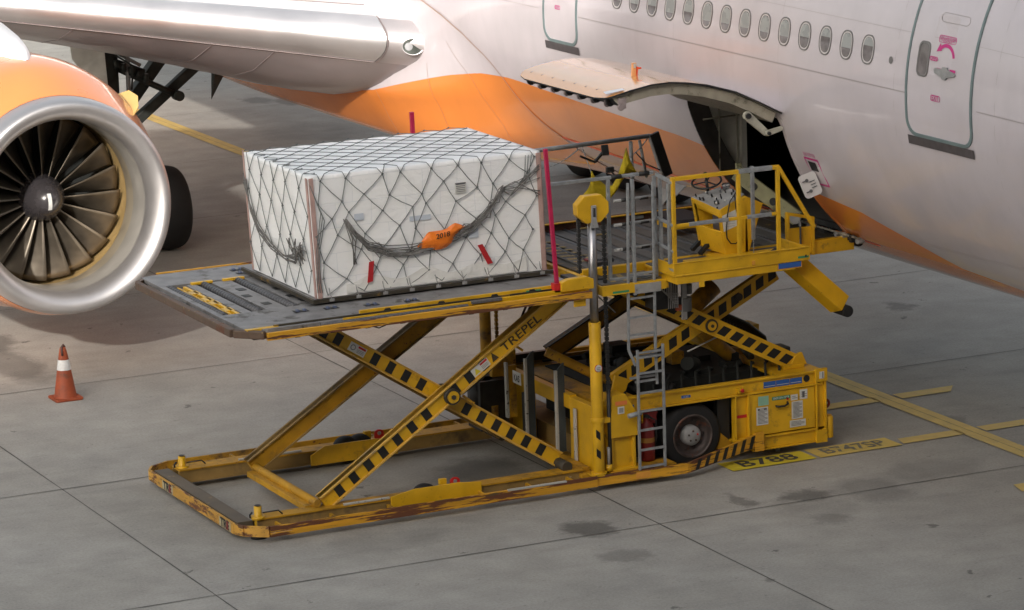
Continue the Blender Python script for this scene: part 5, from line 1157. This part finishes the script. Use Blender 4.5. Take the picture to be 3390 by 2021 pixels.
# body: tapering to the foot, wedge wings
def poly(pts, y0, y1, m=0): g.prism([(x, y0, z) for x, z in pts], (0, y1-y0, 0), m)
poly([(6.63, 2.70), (6.93, 2.66), (7.16, 3.30), (6.92, 3.42), (6.56, 3.28)], .34, .42)
poly([(6.42, 2.80), (6.62, 2.70), (6.60, 3.30), (6.32, 3.40)], .62, .66)
g.add([(6.56, .36, 3.28), (6.92, .36, 3.44), (6.82, .72, 3.50), (6.33, .66, 3.42)], [(0, 1, 2, 3)], 1)
g.add([(6.56, .36, 3.28), (6.33, .66, 3.42), (6.33, .66, 3.36), (6.56, .36, 3.22)], [(0, 1, 2, 3)], 0)
g.prism([(6.56, .36, 3.26), (6.33, .66, 3.38), (6.36, .66, 3.30), (6.56, .36, 3.18)], (.03, 0, 0), 0)
g.prism([(6.58, .36, 3.0), (6.36, .64, 3.08), (6.44, .64, 2.78), (6.63, .36, 2.70)], (.03, .02, 0), 0)
g.prism([(6.34, .66, 3.36), (6.38, .66, 3.34), (6.48, .66, 2.78), (6.45, .66, 2.78)], (0, -.04, 0), 0)
g.prism([(6.92, .34, 3.40), (7.16, .34, 3.30), (6.95, .34, 2.68), (6.90, .34, 2.68)], (.0, .06, 0), 0)
g.box(6.45, 7.0, .3, .68, BZ+.01, BZ+.05, 0)
CN = g.build('control_console', [YEL, GREY], BR, bevel=.006)
g = MB(); g.prism([(6.585, .336, 3.20), (6.80, .336, 3.27), (6.80, .336, 3.06), (6.605, .336, 3.00)], (0, .002, 0)); [g.box(6.63, 6.76, .3335, .335, 3.06+.03*i, 3.064+.03*i, 1) for i in range(5)]; g.build('notice', [WHITEM, GREY], CN, fix=False)
g = MB(); random.seed(9)
nn = Vector((-.35, -.2, .9)).normalized()
for i in range(26):
    u, v = random.random(), random.random(); p = Vector((6.56, .36, 3.285)).lerp(Vector((6.90, .38, 3.435)), u).lerp(Vector((6.36, .64, 3.42)).lerp(Vector((6.80, .70, 3.50)), u), v)
    r = random.uniform(.008, .014); g.cyl(p, p+nn*random.uniform(.015, .045), r, 8, m=random.choice((0, 0, 0, 1, 2, 3)))
for u in (.62, .75): p = Vector((6.56+.36*u, .62, 3.50)); g.cyl(p, p+nn*.05, .028, 12, m=3); 
g.build('switches', [BLACK, RED, WHITEM, CHROME], CN)
g = MB(); cw = Vector((6.58, .72, 3.58)); aw = Vector((-.25, -.2, .94)).normalized(); U = aw.orthogonal().normalized(); V = aw.cross(U)
g.tube([cw+(U*cos(2*pi*i/32)+V*sin(2*pi*i/32))*.185 for i in range(32)], .013, 8, closed=True)
for i in range(3): a = 2*pi*i/3; g.bar(cw, cw+(U*cos(a)+V*sin(a))*.18, .02, .012)
g.cyl(cw-aw*.14, cw+aw*.02, .02, 10); g.cyl(cw+aw*.0+U*.0, cw+aw*.10, .012, 8); g.cyl(cw+aw*.09, cw+aw*.125, .024, 10); g.build('steering_wheel', BLACK, CN)
g = MB(); 
lp = [(x, .30, z) for x, z in ((6.78, 3.50), (6.68, 3.38), (6.64, 3.2), (6.62, 3.02), (6.63, 2.92), (6.68, 2.85), (6.75, 2.84), (6.81, 2.89), (6.83, 2.99), (6.80, 3.12), (6.76, 3.3), (6.75, 3.46))]
g.tube(lp, .008, 6); g.build('cable_loop', BLACK, CN)
g = MB(); g.bar((6.30, .62, 2.76), (6.50, .66, 2.90), .05, .05); g.bar((6.36, .52, 2.72), (6.50, .56, 2.82), .06, .04); g.build('foot_pedal', BLACK, CN)
# rear scissor
def rsq(L, lo, hi, skip=()): return [x for x in [lo+.20*i for i in range(30)] if x < hi and all(abs(x+.06-s_) > .14 for s_ in skip)]
P1, Q1 = (5.42, 2.36), (7.76, 1.12); L1 = sqrt(2.34**2+1.24**2)
P2_, Q2_ = (5.30, 1.14), (7.62, 2.28); L2 = sqrt(2.32**2+1.14**2)
o, pt, L, d, up = arm(P1, Q1, .66, .80, .22, rsq(L1, .06, L1-.16, (L1*.515,)), flange=False, sheared=True)
arm(P2_, Q2_, .84, .98, .22, rsq(L2, .06, L2-.1, (L2*.5,)), flange=False, sheared=True, face=YEL)
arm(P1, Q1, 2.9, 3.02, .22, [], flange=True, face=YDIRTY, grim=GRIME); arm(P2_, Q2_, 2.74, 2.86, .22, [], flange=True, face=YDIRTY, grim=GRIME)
g = MB(); pv = (6.58, 1.745); g.cyl((pv[0], .66, pv[1]), (pv[0], .68, pv[1]), .085, 24, m=1); g.cyl((pv[0], .65, pv[1]), (pv[0], .685, pv[1]), .06, 20, m=0); g.cyl((pv[0], .64, pv[1]), (pv[0], .66, pv[1]), .022, 12, m=1); g.cyl((pv[0], .8, pv[1]), (pv[0], 3.0, pv[1]), .05, 12, m=1)
g.cyl((7.08, .85, 2.02), (7.08, .868, 2.02), .05, 16, m=1); g.build('pivot_pin', [YEL, GRIME], LD)
g = MB(); g.cyl((4.75, 1.7, 1.45), (5.55, 1.3, .98), .06, 16, m=0); g.cyl((5.55, 1.3, .98), (6.0, 1.1, .72), .035, 12, m=1); g.cyl((6.75, 1.3, 1.55), (7.35, 1.4, 1.02), .09, 16, m=0); g.cyl((6.5, 1.25, 1.8), (6.95, 1.3, 2.1), .12, 16, m=0); g.build('lift_cylinder', [YDIRTY, CHROME], LD)
g = MB(); g.box(7.60, 7.90, .66, 1.0, 1.045, 1.10, 0); g.prism([(7.7, .68, 1.07), (7.95, .68, 1.07), (7.88, .68, 1.24), (7.78, .68, 1.22)], (0, .05, 0), 0); g.box(8.0, 8.2, 2.4, 2.7, 1.02, 1.25, 0); g.prism([(5.16, .70, 1.04), (5.36, .70, 1.04), (5.42, .70, 1.2), (5.22, .70, 1.28)], (0, .04, 0), 0); g.build('arm_seat', [YEL], LD, bevel=.01)
g = MB(); random.seed(21)
for i in range(6): o_ = i*.035; g.tube([(7.0+o_, 1.5+o_, 1.60), (7.3, 1.6+o_, 1.63-o_*.5), (7.65, 1.7+o_, 1.45-o_*.5), (7.95, 1.8+o_, 1.22-o_*.3), (8.0, 1.8+o_, 1.0)], .022, 6)
for i in range(7): o_ = i*.03; g.tube([(5.9+o_, 1.3, 2.42), (6.2, 1.35+o_, 2.24+o_*.8), (6.7, 1.4, 2.22+o_), (7.1, 1.45+o_, 2.34+o_), (7.3, 1.5, 2.5)], .014, 6)
for i in range(14): a = Vector((7.0+.06*i, 1.55+.03*i, 1.62-.028*i)); g.cyl(a, a+Vector((.02, .02, .10)), .05, 8)
g.build('hose_bundle', BLACK, LD)
g = MB(); g.box(5.66, 5.98, .42, .75, 2.10, BZ-.13, 0)
for i in range(7): g.tube([(5.70+.03*i, .40, 2.50), (5.70+.03*i, .40, 2.40-.03*i), (5.82+.015*i, .40, 2.30-.022*i), (5.99, .41, 2.28-.022*i)], .006, 6, m=1)
for i in range(6): g.cyl((5.84+.026*i, .40, 2.10), (5.84+.026*i, .40, 2.5), .007, 6, m=1)
g.cyl((6.12, .5, 2.03), (6.12, .5, 2.2), .085, 16, m=2); g.cyl((6.2, .6, 2.22), (6.2, .6, 2.34), .07, 14, m=2); g.box(6.05, 6.12, .44, .47, 1.93, 2.5, 3); g.box(5.98, 6.06, .45, .5, 2.05, 2.12, 4); g.box(6.2, 7.3, .8, 1.4, 2.42, 2.5, 0); g.box(7.2, 7.5, .3, .8, 2.42, 2.52, 0)
g.build('valve_block', [DARK, GREY, mat('grey_canister', (.11, .115, .12), .5), GREY, mat('tag_orange', (.4, .08, .03), .5)], LD, bevel=.003)
g = MB(); A = Vector((7.38, .16, 2.62)); B = Vector((8.12, .12, 1.93)); g.bar(A, B, .23, .23, 0, up=(.3, 1, -.75)); g.cyl((8.16, -.02, 1.86), (8.16, .30, 1.86), .075, 20, m=1); g.build('fender_arm', [YEL, RUB], LD, bevel=.01)
g = MB(); g.bar((4.85, .6, 2.45), (5.2, .6, 2.1), .015, .015); g.cyl((4.80, .5, 1.3), (4.82, .5, .4), .02, 8); g.build('stay_rod', GREY, LD)
g = MB(); g.box(5.3, 8.0, 2.95, 3.0, .86, 1.02, 0); g.box(4.8, 8.0, 3.0, 3.04, .9, 1.06, 1); g.box(4.55, 5.4, 2.9, 2.98, 1.05, 1.16, 0); g.cyl((4.68, 2.88, 1.12), (4.68, 2.90, 1.12), .04, 12, m=2); g.build('far_frame', [BLACK, YDIRTY, WHITEM], LD)
g = MB(); g.cyl((6.35, .9, 1.4), (7.2, 1.4, 1.46), .012, 6); g.build('white_pipe', WHITEM, LD)

# ------------------------------------------------------------------ cargo load
LZ = PZ+.02
CL = thing('cargo_load', 'large block of cartons wrapped in white film standing on the raised platform', 'cargo', (2.9, 2.0, LZ))
g = MB(); g.box(1.30, 4.47, .84, 3.20, LZ, LZ+.03, 0); g.box(1.28, 4.49, .82, .85, LZ, LZ+.05, 1); g.box(1.28, 1.31, .82, 3.22, LZ, LZ+.05, 1); g.build('aluminium_pallet', [DECK, GRIME], CL, bevel=.004)
def wrapmat():
    m = bpy.data.materials.new('film_wrapped_cartons'); m.use_nodes = True; t = m.node_tree; n = t.nodes; l = t.links; b = n['Principled BSDF']
    b.inputs['Roughness'].default_value = .33; b.inputs['Coat Weight'].default_value = .4; b.inputs['Coat Roughness'].default_value = .2
    tc = n.new('ShaderNodeTexCoord'); sp = n.new('ShaderNodeSeparateXYZ'); l.new(tc.outputs['Object'], sp.inputs[0])
    ad = n.new('ShaderNodeMath'); ad.operation = 'ADD'; l.new(sp.outputs[0], ad.inputs[0]); l.new(sp.outputs[1], ad.inputs[1])
    cb = n.new('ShaderNodeCombineXYZ'); l.new(ad.outputs[0], cb.inputs[0]); l.new(sp.outputs[2], cb.inputs[1])
    nz = n.new('ShaderNodeTexNoise'); nz.inputs['Scale'].default_value = 2.2; nz.inputs['Detail'].default_value = 3; l.new(tc.outputs['Object'], nz.inputs[0])
    wv = n.new('ShaderNodeVectorMath'); wv.operation = 'SCALE'; wv.inputs['Scale'].default_value = .05; l.new(nz.outputs['Color'], wv.inputs[0])
    va = n.new('ShaderNodeVectorMath'); va.operation = 'ADD'; l.new(cb.outputs[0], va.inputs[0]); l.new(wv.outputs[0], va.inputs[1])
    br = n.new('ShaderNodeTexBrick'); br.inputs['Scale'].default_value = 1; br.inputs['Brick Width'].default_value = .46; br.inputs['Row Height'].default_value = .30; br.inputs['Mortar Size'].default_value = .005; br.inputs['Mortar Smooth'].default_value = .6
    br.inputs['Color1'].default_value = (.92, .925, .93, 1); br.inputs['Color2'].default_value = (.89, .90, .92, 1); br.inputs['Mortar'].default_value = (.78, .80, .83, 1); l.new(va.outputs[0], br.inputs[0])
    # faint printing seen through the film
    n2 = n.new('ShaderNodeTexNoise'); n2.inputs['Scale'].default_value = 4; n2.inputs['Detail'].default_value = 9; n2.inputs['Roughness'].default_value = .8
    mp = n.new('ShaderNodeMapping'); mp.inputs['Scale'].default_value = (1, 1, 2.5); l.new(tc.outputs['Object'], mp.inputs[0]); l.new(mp.outputs[0], n2.inputs[0])
    mr = n.new('ShaderNodeMapRange'); mr.inputs[1].default_value = .62; mr.inputs[2].default_value = .70; mr.inputs[3].default_value = 0; mr.inputs[4].default_value = .28; l.new(n2.outputs[0], mr.inputs[0])
    mx = n.new('ShaderNodeMix'); mx.data_type = 'RGBA'; l.new(mr.outputs[0], mx.inputs[0]); l.new(br.outputs[0], mx.inputs[6]); mx.inputs[7].default_value = (.45, .55, .68, 1)
    l.new(mx.outputs[2], b.inputs['Base Color'])
    mpw = n.new('ShaderNodeMapping'); mpw.inputs['Scale'].default_value = (1.2, 1.2, 2.6); mpw.inputs['Rotation'].default_value = (0, .35, 0); l.new(tc.outputs['Object'], mpw.inputs[0])
    n3 = n.new('ShaderNodeTexNoise'); n3.inputs['Scale'].default_value = 3.5; n3.inputs['Detail'].default_value = 7; n3.inputs['Distortion'].default_value = 1.2; l.new(mpw.outputs[0], n3.inputs[0])
    bp = n.new('ShaderNodeBump'); bp.inputs['Strength'].default_value = .42; bp.inputs['Distance'].default_value = .03; l.new(n3.outputs[0], bp.inputs['Height'])
    bp2 = n.new('ShaderNodeBump'); bp2.inputs['Strength'].default_value = .22; bp2.inputs['Distance'].default_value = .01; l.new(br.outputs['Fac'], bp2.inputs['Height']); bp2.invert = True; l.new(bp.outputs[0], bp2.inputs['Normal'])
    l.new(bp2.outputs[0], b.inputs['Normal']); return m
BX0, BX1, BY0, BY1, BZ0, BZ1 = 1.37, 4.41, .92, 3.06, LZ+.04, 4.17
def shear(x, y, z): t = (z-BZ0)/(BZ1-BZ0); return Vector((x-.06*t*(1-(x-BX0)/(BX1-BX0)*.4)+.01, y+.0*t, z))
from mathutils import noise as mn
def surf(x, y, z, n_, amp=.012): return shear(x, y, z)+Vector(n_)*(mn.noise(Vector((x*2.1, y*2.1, z*2.6)))*amp+mn.noise(Vector((x*6, y*6, z*9)))*amp*.3)
g = MB()
NX, NY_, NZ = 60, 44, 30
def gp(i, n_, a, b): return a+(b-a)*i/n_
def face(fn, n1, n2): g.grid([[fn(i, j) for j in range(n2+1)] for i in range(n1+1)], 0)
face(lambda i, j: surf(gp(i, NX, BX0, BX1), BY0, gp(j, NZ, BZ0, BZ1), (0, -1, 0), .018*sin(pi*min(1, max(0, j/NZ)))*sin(pi*i/NX)), NX, NZ)
face(lambda i, j: surf(BX0, gp(i, NY_, BY0, BY1), gp(j, NZ, BZ0, BZ1), (-1, 0, 0), .018*sin(pi*j/NZ)*sin(pi*i/NY_)), NY_, NZ)
face(lambda i, j: surf(BX1, gp(i, NY_, BY0, BY1), gp(j, NZ, BZ0, BZ1), (1, 0, 0), 0), NY_, NZ)
face(lambda i, j: surf(gp(i, NX, BX0, BX1), BY1, gp(j, NZ, BZ0, BZ1), (0, 1, 0), 0), NX, NZ)
face(lambda i, j: surf(gp(i, NX, BX0, BX1), gp(j, NY_, BY0, BY1), BZ1, (0, 0, 1), .02*sin(pi*i/NX)*sin(pi*j/NY_)), NX, NY_)
g.build('wrapped_cartons', wrapmat(), CL, bevel=0)
CB = mat('corner_board', (.48, .32, .29), .6, noise=(6, .2))
g = MB()
def board(x, y, sx, sy):
    a = shear(x, y, BZ0); b = shear(x, y, BZ1-.02)
    g.bar(a+Vector((sx*.03, -.014*1, 0)), b+Vector((sx*.03, -.014, 0)), .055, .010, up=(0, 1, 0)); g.bar(a+Vector((-.012*sx, .03*sy, 0)), b+Vector((-.012*sx, .03*sy, 0)), .010, .055, up=(0, 1, 0))
board(BX0, BY0, 1, 1); board(BX1, BY0, -1, 1)
a = shear(BX0, BY1, BZ0); b = shear(BX0, BY1, BZ1+.03); g.bar(a+Vector((-.008, -.02, 0)), b+Vector((-.008, -.02, 0)), .008, .03, up=(0, 1, 0))
g.build('corner_board', CB, CL)
g = MB()
def fstick(x, z, w_, h, col, m=0):
    g.box(x-w_/2, x+w_/2, BY0-.022, BY0-.020, z-h/2, z+h/2, m)
fstick(3.30, 3.83, .15, .13, 0, 0); [g.box(3.24, 3.36, BY0-.025, BY0-.0235, 3.87-.022*i, 3.878-.022*i, 1) for i in range(5)]; g.box(3.23, 3.37, BY0-.025, BY0-.0235, 3.878, 3.894, 1)
fstick(3.45, 3.25, .13, .11, 0, 2); fstick(1.95, 3.62, .12, .08, 0, 2); fstick(2.75, 3.52, .28, .06, 0, 2)
g.build('shipping_label', [WHITEM, PRINT, mat('faded_print', (.55, .6, .68), .5)], CL)
g = MB(); rows = []
for i in range(30):
    x = 1.75+2.4*i/29; h = .10+.10*sin(i*.37)**2+.05*mn.noise(Vector((x*3, 0, 0)))
    rows.append([Vector((x, BY0-.02-.035*abs(mn.noise(Vector((x*4, v*3, 0)))), BZ0+.02+h*v)) for v in (0, .33, .66, 1)])
g.grid(rows, 0); g.build('loose_film', mat('loose_film', (.80, .80, .78), .2, coat=.6, bump=(14, .8)), CL)

# cargo net
ROPE = mat('net_rope', (.15, .165, .165), .75, noise=(30, .4))
NET = thing('cargo_net', 'dark rope cargo net stretched over the white wrapped cartons', 'net', (2.9, 2.0, LZ))
random.seed(42)
NR = .0050
def onface(kind, a, b):
    if kind == 'f':   # unfolded: b>0 on the top measured from the near edge, b<0 down the front
        if b >= 0: return shear(a, BY0+b, BZ1)+Vector((0, 0, .022))
        return shear(a, BY0, BZ1+b)+Vector((0, -.022, 0))
    if b >= 0: return shear(BX0+b, a, BZ1)+Vector((0, 0, .022))
    return shear(BX0, a, BZ1+b)+Vector((-.022, 0, 0))
def rope(mb, P, r=NR): mb.tube(P, r, 6)
g = MB()
H = BZ1-BZ0
# front + top: diamonds
def seg(kind, p, q, r=NR):
    (a0_, b0_), (a1_, b1_) = p, q
    if b0_*b1_ < 0:
        t = b0_/(b0_-b1_); m_ = a0_+(a1_-a0_)*t; e = .0
        top = onface(kind, m_, .0); out = (Vector((0, -.018, -.004)) if kind == 'f' else Vector((-.018, 0, -.004)))
        rope(g, [onface(kind, a0_, b0_), top+out*.6, onface(kind, a1_, b1_)], r)
    else:
        A = onface(kind, a0_, b0_); B = onface(kind, a1_, b1_); mid = (A+B)/2+Vector((0, 0, -.012 if min(b0_, b1_) < 0 else 0)); rope(g, [A, mid, B], r)
def netpatch(kind, a_lo, a_hi, pa, rows_, jit):
    nodes = {}
    for ri, b in enumerate(rows_):
        n_ = int((a_hi-a_lo)/pa)+1
        for ci in range(n_+1):
            a = a_lo+(ci+(.5 if ri % 2 else 0))*pa
            if a > a_hi+.01: continue
            j = jit if b < -.05 else .012
            nodes[(ri, ci)] = (min(max(a+random.uniform(-j, j), a_lo), a_hi), b+random.uniform(-j, j)*.8 if abs(b) > .12 and b > -H+.08 else b)
    for (ri, ci), p in nodes.items():
        if p[1] > -H+.05: c_ = onface(kind, *p); g.cyl(c_-Vector((.012, 0, .004)), c_+Vector((.012, 0, .004)), .0095, 6)
        for dc in ((0, 1) if ri % 2 else (-1, 0)):
            q = nodes.get((ri+1, ci+dc))
            if q: seg(kind, p, q)
        for dc in ():
            pass
D = BY1-BY0
rows_f = [D-.01-.165*i for i in range(13)]
rows_f = [b for b in rows_f if b > .05]+[-.06, -.30, -.52, -.76, -1.0, -1.24, -H+.03]
netpatch('f', BX0+.02, BX1-.02, .345, rows_f, .085)
rows_l = [.10, -.16, -.48, -.82, -1.14, -H+.03]
netpatch('l', BY0+.05, BY1-.02, .40, rows_l, .06)
# near right vertical bundle
for q in range(3): rope(g, [onface('f', BX1-.12-.04*q, -.03), onface('f', BX1-.16-.03*q, -.25), onface('f', BX1-.30+.02*q, -.36)])
# left near vertical rope pair
for q in range(3): rope(g, [onface('f', BX0+.02, -.1)+Vector((-.01, 0, 0)), onface('f', BX0+.12+.02*q, -.45-.05*q), onface('f', BX0+.03+.02*q, -.9), onface('f', BX0+.0+.02*q, -1.25), onface('f', BX0+.03*q, -1.42)])
g.build('net_mesh', ROPE, NET)
for i in range(9):
    g = MB(); x = BX0+.15+.35*i; g.box(x-.03, x+.03, .815-.012, .815, LZ+.01, LZ+.045); g.tube([(x, .81, LZ+.04), (x+.01, BY0-.03, LZ+.09), (x, BY0-.025, LZ+.16)], .006, 6); g.build('edge_fitting', GREY, NET)
g = MB()
SW = [(1.76, 3.60), (1.90, 3.40), (2.06, 3.26), (2.30, 3.17), (2.60, 3.14), (2.90, 3.18), (3.20, 3.26), (3.42, 3.34), (3.60, 3.46), (3.72, 3.62), (3.86, 3.78)]
for k_ in range(11):
    P = []; off = random.uniform(-.05, .05)
    for i, (x, z) in enumerate(SW):
        wd = .5+.8*sin(pi*i/10) if i > 1 else .35
        P.append(Vector((x+random.uniform(-.02, .02), BY0-.035-random.uniform(0, .03), z+off*wd+random.uniform(-.022, .022))))
    rope(g, P, .0068)
for k_ in range(26):
    i = random.randint(0, len(SW)-2); x, z = SW[i]; x2, z2 = SW[i+1]
    rope(g, [(x, BY0-.045, z+random.uniform(-.04, .04)), ((x+x2)/2, BY0-.06, (z+z2)/2+random.uniform(-.12, .09)), (x2, BY0-.045, z2+random.uniform(-.05, .04))], .006)
for k_ in range(7): rope(g, [(3.82, BY0-.04, 3.76), (3.98+random.uniform(-.05, .05), BY0-.045, 3.82+random.uniform(-.16, .1)), (4.36, BY0-.03, 3.95+random.uniform(-.4, .1))], .006)
for k_ in range(5): rope(g, [(1.74, BY0-.04, 3.62), (1.80+random.uniform(-.05, .1), BY0-.05, 3.35+random.uniform(-.05, .1)), (1.88+random.uniform(-.06, .06), BY0-.04, 3.05)], .006)
g.build('gathered_rope', mat('grey_rope', (.17, .165, .16), .8, noise=(30, .4)), NET)
g = MB()
SWl = [(3.0, 3.85), (2.85, 3.5), (2.6, 3.28), (2.2, 3.14), (1.75, 3.06), (1.4, 3.1), (1.2, 3.3)]
for k_ in range(8):
    off = random.uniform(-.05, .05); rope(g, [Vector((BX0-.05-random.uniform(0, .03), y+random.uniform(-.03, .03), z+off+random.uniform(-.03, .03))) for y, z in SWl], .0065)
for k_ in range(14):
    y = random.uniform(1.15, 1.6); z = 3.1+random.uniform(-.05, .1); rope(g, [(BX0-.05, y, z), (BX0-.08, y+random.uniform(-.1, .1), z+random.uniform(.05, .22)), (BX0-.05, y+random.uniform(-.15, .15), z+random.uniform(-.05, .1))], .006)
g.build('gathered_rope', mat('grey_rope2', (.15, .145, .14), .8, noise=(30, .4)), NET)
g = MB(); random.seed(8)
for (x, z, dx) in ((2.08, 2.94, -.04), (3.52, 2.98, .12)):
    g.prism([(x-.035, BY0-.05, z+.12), (x+.03, BY0-.05, z+.13), (x+dx+.04, BY0-.055, z-.12), (x+dx-.03, BY0-.055, z-.13)], (0, -.006, 0))
g.build('red_tag', mat('tag_red', (.42, .015, .02), .6), NET)
# orange plastic cover tucked in the net
g = MB(); rows = []
for i in range(13):
    u = i/12; x = 2.70+.62*u; zc = 3.17+.17*u+.03*sin(u*9); hw = .11*sin(pi*min(1, u*1.02+.02))**.6+.008
    rows.append([Vector((x+.02*sin(v*7+i), BY0-.055-.05*(1-(2*v-1)**2)*sin(pi*u)-.02*mn.noise(Vector((x*14, v*5, 2))), zc+(v-.5)*2*hw+.012*mn.noise(Vector((x*9, v*4, 0))))) for v in [j/8 for j in range(9)]])
g.grid(rows, 0); oc = g.build('orange_cover', mat('orange_plastic', (.85, .20, .012), .35, coat=.4, bump=(25, .8)))
tag(oc, 'crumpled orange plastic cover reading 2018 tucked into the sagging net', 'plastic cover')
t_ = MB(); put_text(t_, '2018', .085, (3.0, BY0-.125, 3.29), (1, 0, .12), (0, 0, 1), 0, 1.1, .002); t_.build('lettering', BLACK, oc, fix=False)

# ------------------------------------------------------------------ loose things
g = MB(); CNX, CNY = .585, 8.54
TC = thing('traffic_cone', 'orange traffic cone with one white band on the open apron', 'traffic cone', (CNX, CNY, 0))
CO = mat('cone_orange', (.33, .066, .022), .6, noise=(7, .25), wear=[((.12, .05, .03), 5, .58, .15)])
g = MB(); g.prism(rrect((CNX, CNY, .0), .20, .20, .04, (1, 0, 0), (0, 1, 0)), (0, 0, .035)); g.build('base', CO, TC, bevel=.01)
g = MB(); g.lathe([(.03, .165), (.05, .155), (.40, .100), (.405, .098)], (CNX, CNY, 0), (0, 0, 1), 36, 0); g.lathe([(.57, .073), (.60, .068), (.70, .048), (.735, .036), (.74, .02)], (CNX, CNY, 0), (0, 0, 1), 36, 0); g.lathe([(.405, .098), (.57, .073)], (CNX, CNY, 0), (0, 0, 1), 36, 0); g.build('cone_body', CO, TC)
g = MB(); g.lathe([(.418, .100), (.562, .078)], (CNX, CNY, 0), (0, 0, 1), 36, 0); g.build('reflective_band', mat('band_white', (.72, .72, .72), .35, noise=(30, .1)), TC, fix=False)
g = MB(); g.tube([(CNX-.03, CNY-.06, .63), (CNX-.04, CNY-.07, .68), (CNX-.03, CNY-.04, .74), (CNX+.01, CNY, .765), (CNX+.03, CNY, .73)], .016, 8); g.build('top_loop', mat('cone_dirt', (.10, .05, .04), .7), TC)

SLG = mat('sling_yellow', (.58, .43, .012), .8, noise=(6, .2), bump=(30, .5))
g = MB(); rows = []
TL, TRr = Vector((6.16, 3.05, 3.38)), Vector((6.63, 3.05, 3.66))
top = [Vector((x, 3.05, z)) for x, z in ((6.13, 3.42), (6.18, 3.33), (6.26, 3.27), (6.34, 3.20), (6.42, 3.20), (6.50, 3.32), (6.58, 3.52), (6.64, 3.68), (6.68, 3.52), (6.74, 3.38))]
bot = [Vector((x, 3.10, z)) for x, z in ((6.00, 3.10), (6.05, 2.98), (6.14, 2.93), (6.24, 2.93), (6.34, 2.97), (6.44, 3.05), (6.53, 3.16), (6.60, 3.25), (6.67, 3.32), (6.74, 3.33))]
for a, b in zip(top, bot): rows.append([a.lerp(b, v)+Vector((0, -.10*sin(pi*v)+.01*mn.noise(a*9+Vector((v*3, 0, 0))), 0)) for v in [j/8 for j in range(9)]])
g.grid(rows, 0); o = g.build('hanging_sling', SLG); sf = o.modifiers.new('thick', 'SOLIDIFY'); sf.thickness = .015
tag(o, 'yellow fabric sling hanging by chains from the far grey handrail', 'sling')
FE = thing('fire_extinguisher', 'red fire extinguisher standing behind the ladder beside the wheel', 'fire extinguisher', (5.50, .45, .20))
g = MB(); g.lathe([(.0, .02), (.0, .085), (.02, .095), (.42, .095), (.47, .07), (.50, .03), (.54, .03)], (5.50, .42, .21), (0, 0, 1), 24); g.build('cylinder', DKRED, FE)
g = MB(); g.box(5.47, 5.53, .39, .45, .75, .79); g.tube([(5.52, .40, .77), (5.60, .36, .72), (5.60, .36, .5), (5.57, .38, .35)], .012, 6); g.build('valve_and_hose', BLACK, FE)
g = MB(); g.lathe([(.24, .0965), (.30, .0965)], (5.50, .42, .21), (0, 0, 1), 24); g.build('label_band', mat('ext_band', (.35, .17, .03), .6), FE, fix=False)
g = MB(); g.box(5.36, 5.66, .46, .60, .66, .78, 0); g.box(5.35, 5.67, .45, .61, .78, .81, 0); g.tube([(5.42, .5, .80), (5.45, .5, .87), (5.55, .5, .87), (5.58, .5, .80)], .012, 8); g.bar((5.52, .44, .72), (5.56, .44, .75), .03, .002, 1)
o = g.build('red_toolbox', [DKRED, WHITEM]); tag(o, 'dark red toolbox with a carrying handle behind the ladder', 'toolbox')
g = MB(); rows = []
for i in range(14):
    x = 7.02+.42*i/13; rows.append([Vector((x, .0+.30*v, BZ+.02+.05*abs(mn.noise(Vector((x*9, v*4, 1))))+.04*sin(pi*v)*sin(pi*i/13))) for v in [j/9 for j in range(10)]])
g.grid(rows, 0); o = g.build('folded_jacket', mat('denim_blue', (.03, .045, .08), .8, noise=(10, .4))); tag(o, 'crumpled dark blue jacket lying on the operator platform floor', 'jacket')

# unseen building added behind the camera to throw soft shade over the loader
TB = thing('added_shade_building', 'unseen pale building added behind the camera, its canopy shaped to shade the loader', 'building', (0, -52, 0))
CONC = mat('shade_building_concrete', (.45, .44, .42), .8, noise=(.3, .1))
RZ = 23.3; RY = -36.6
g = MB(); g.box(-90, 90, -80, -44, 0, RZ-1); g.build('facade', CONC, TB)
g = MB(); g.prism([(-95, -82, RZ), (95, -82, RZ), (95, -23, RZ), (3, -23, RZ), (-60, -45, RZ), (-95, -45, RZ)], (0, 0, .6)); g.build('roof', CONC, TB)  # height and slanted edge set by where the shade should end on apron and hull
g = MB()
for i in range(30): x = -87+6*i; g.box(x, x+5.4, -43.98, -43.9, 1, 7); g.box(x, x+5.4, -43.98, -43.9, 9, 16); g.box(x, x+5.4, -43.98, -43.9, 17.5, 21)
g.build('window_band', mat('shade_building_glass', (.05, .07, .08), .1, coat=.5), TB)
for o in bpy.data.objects:
    if 'off' in o: del o['off']
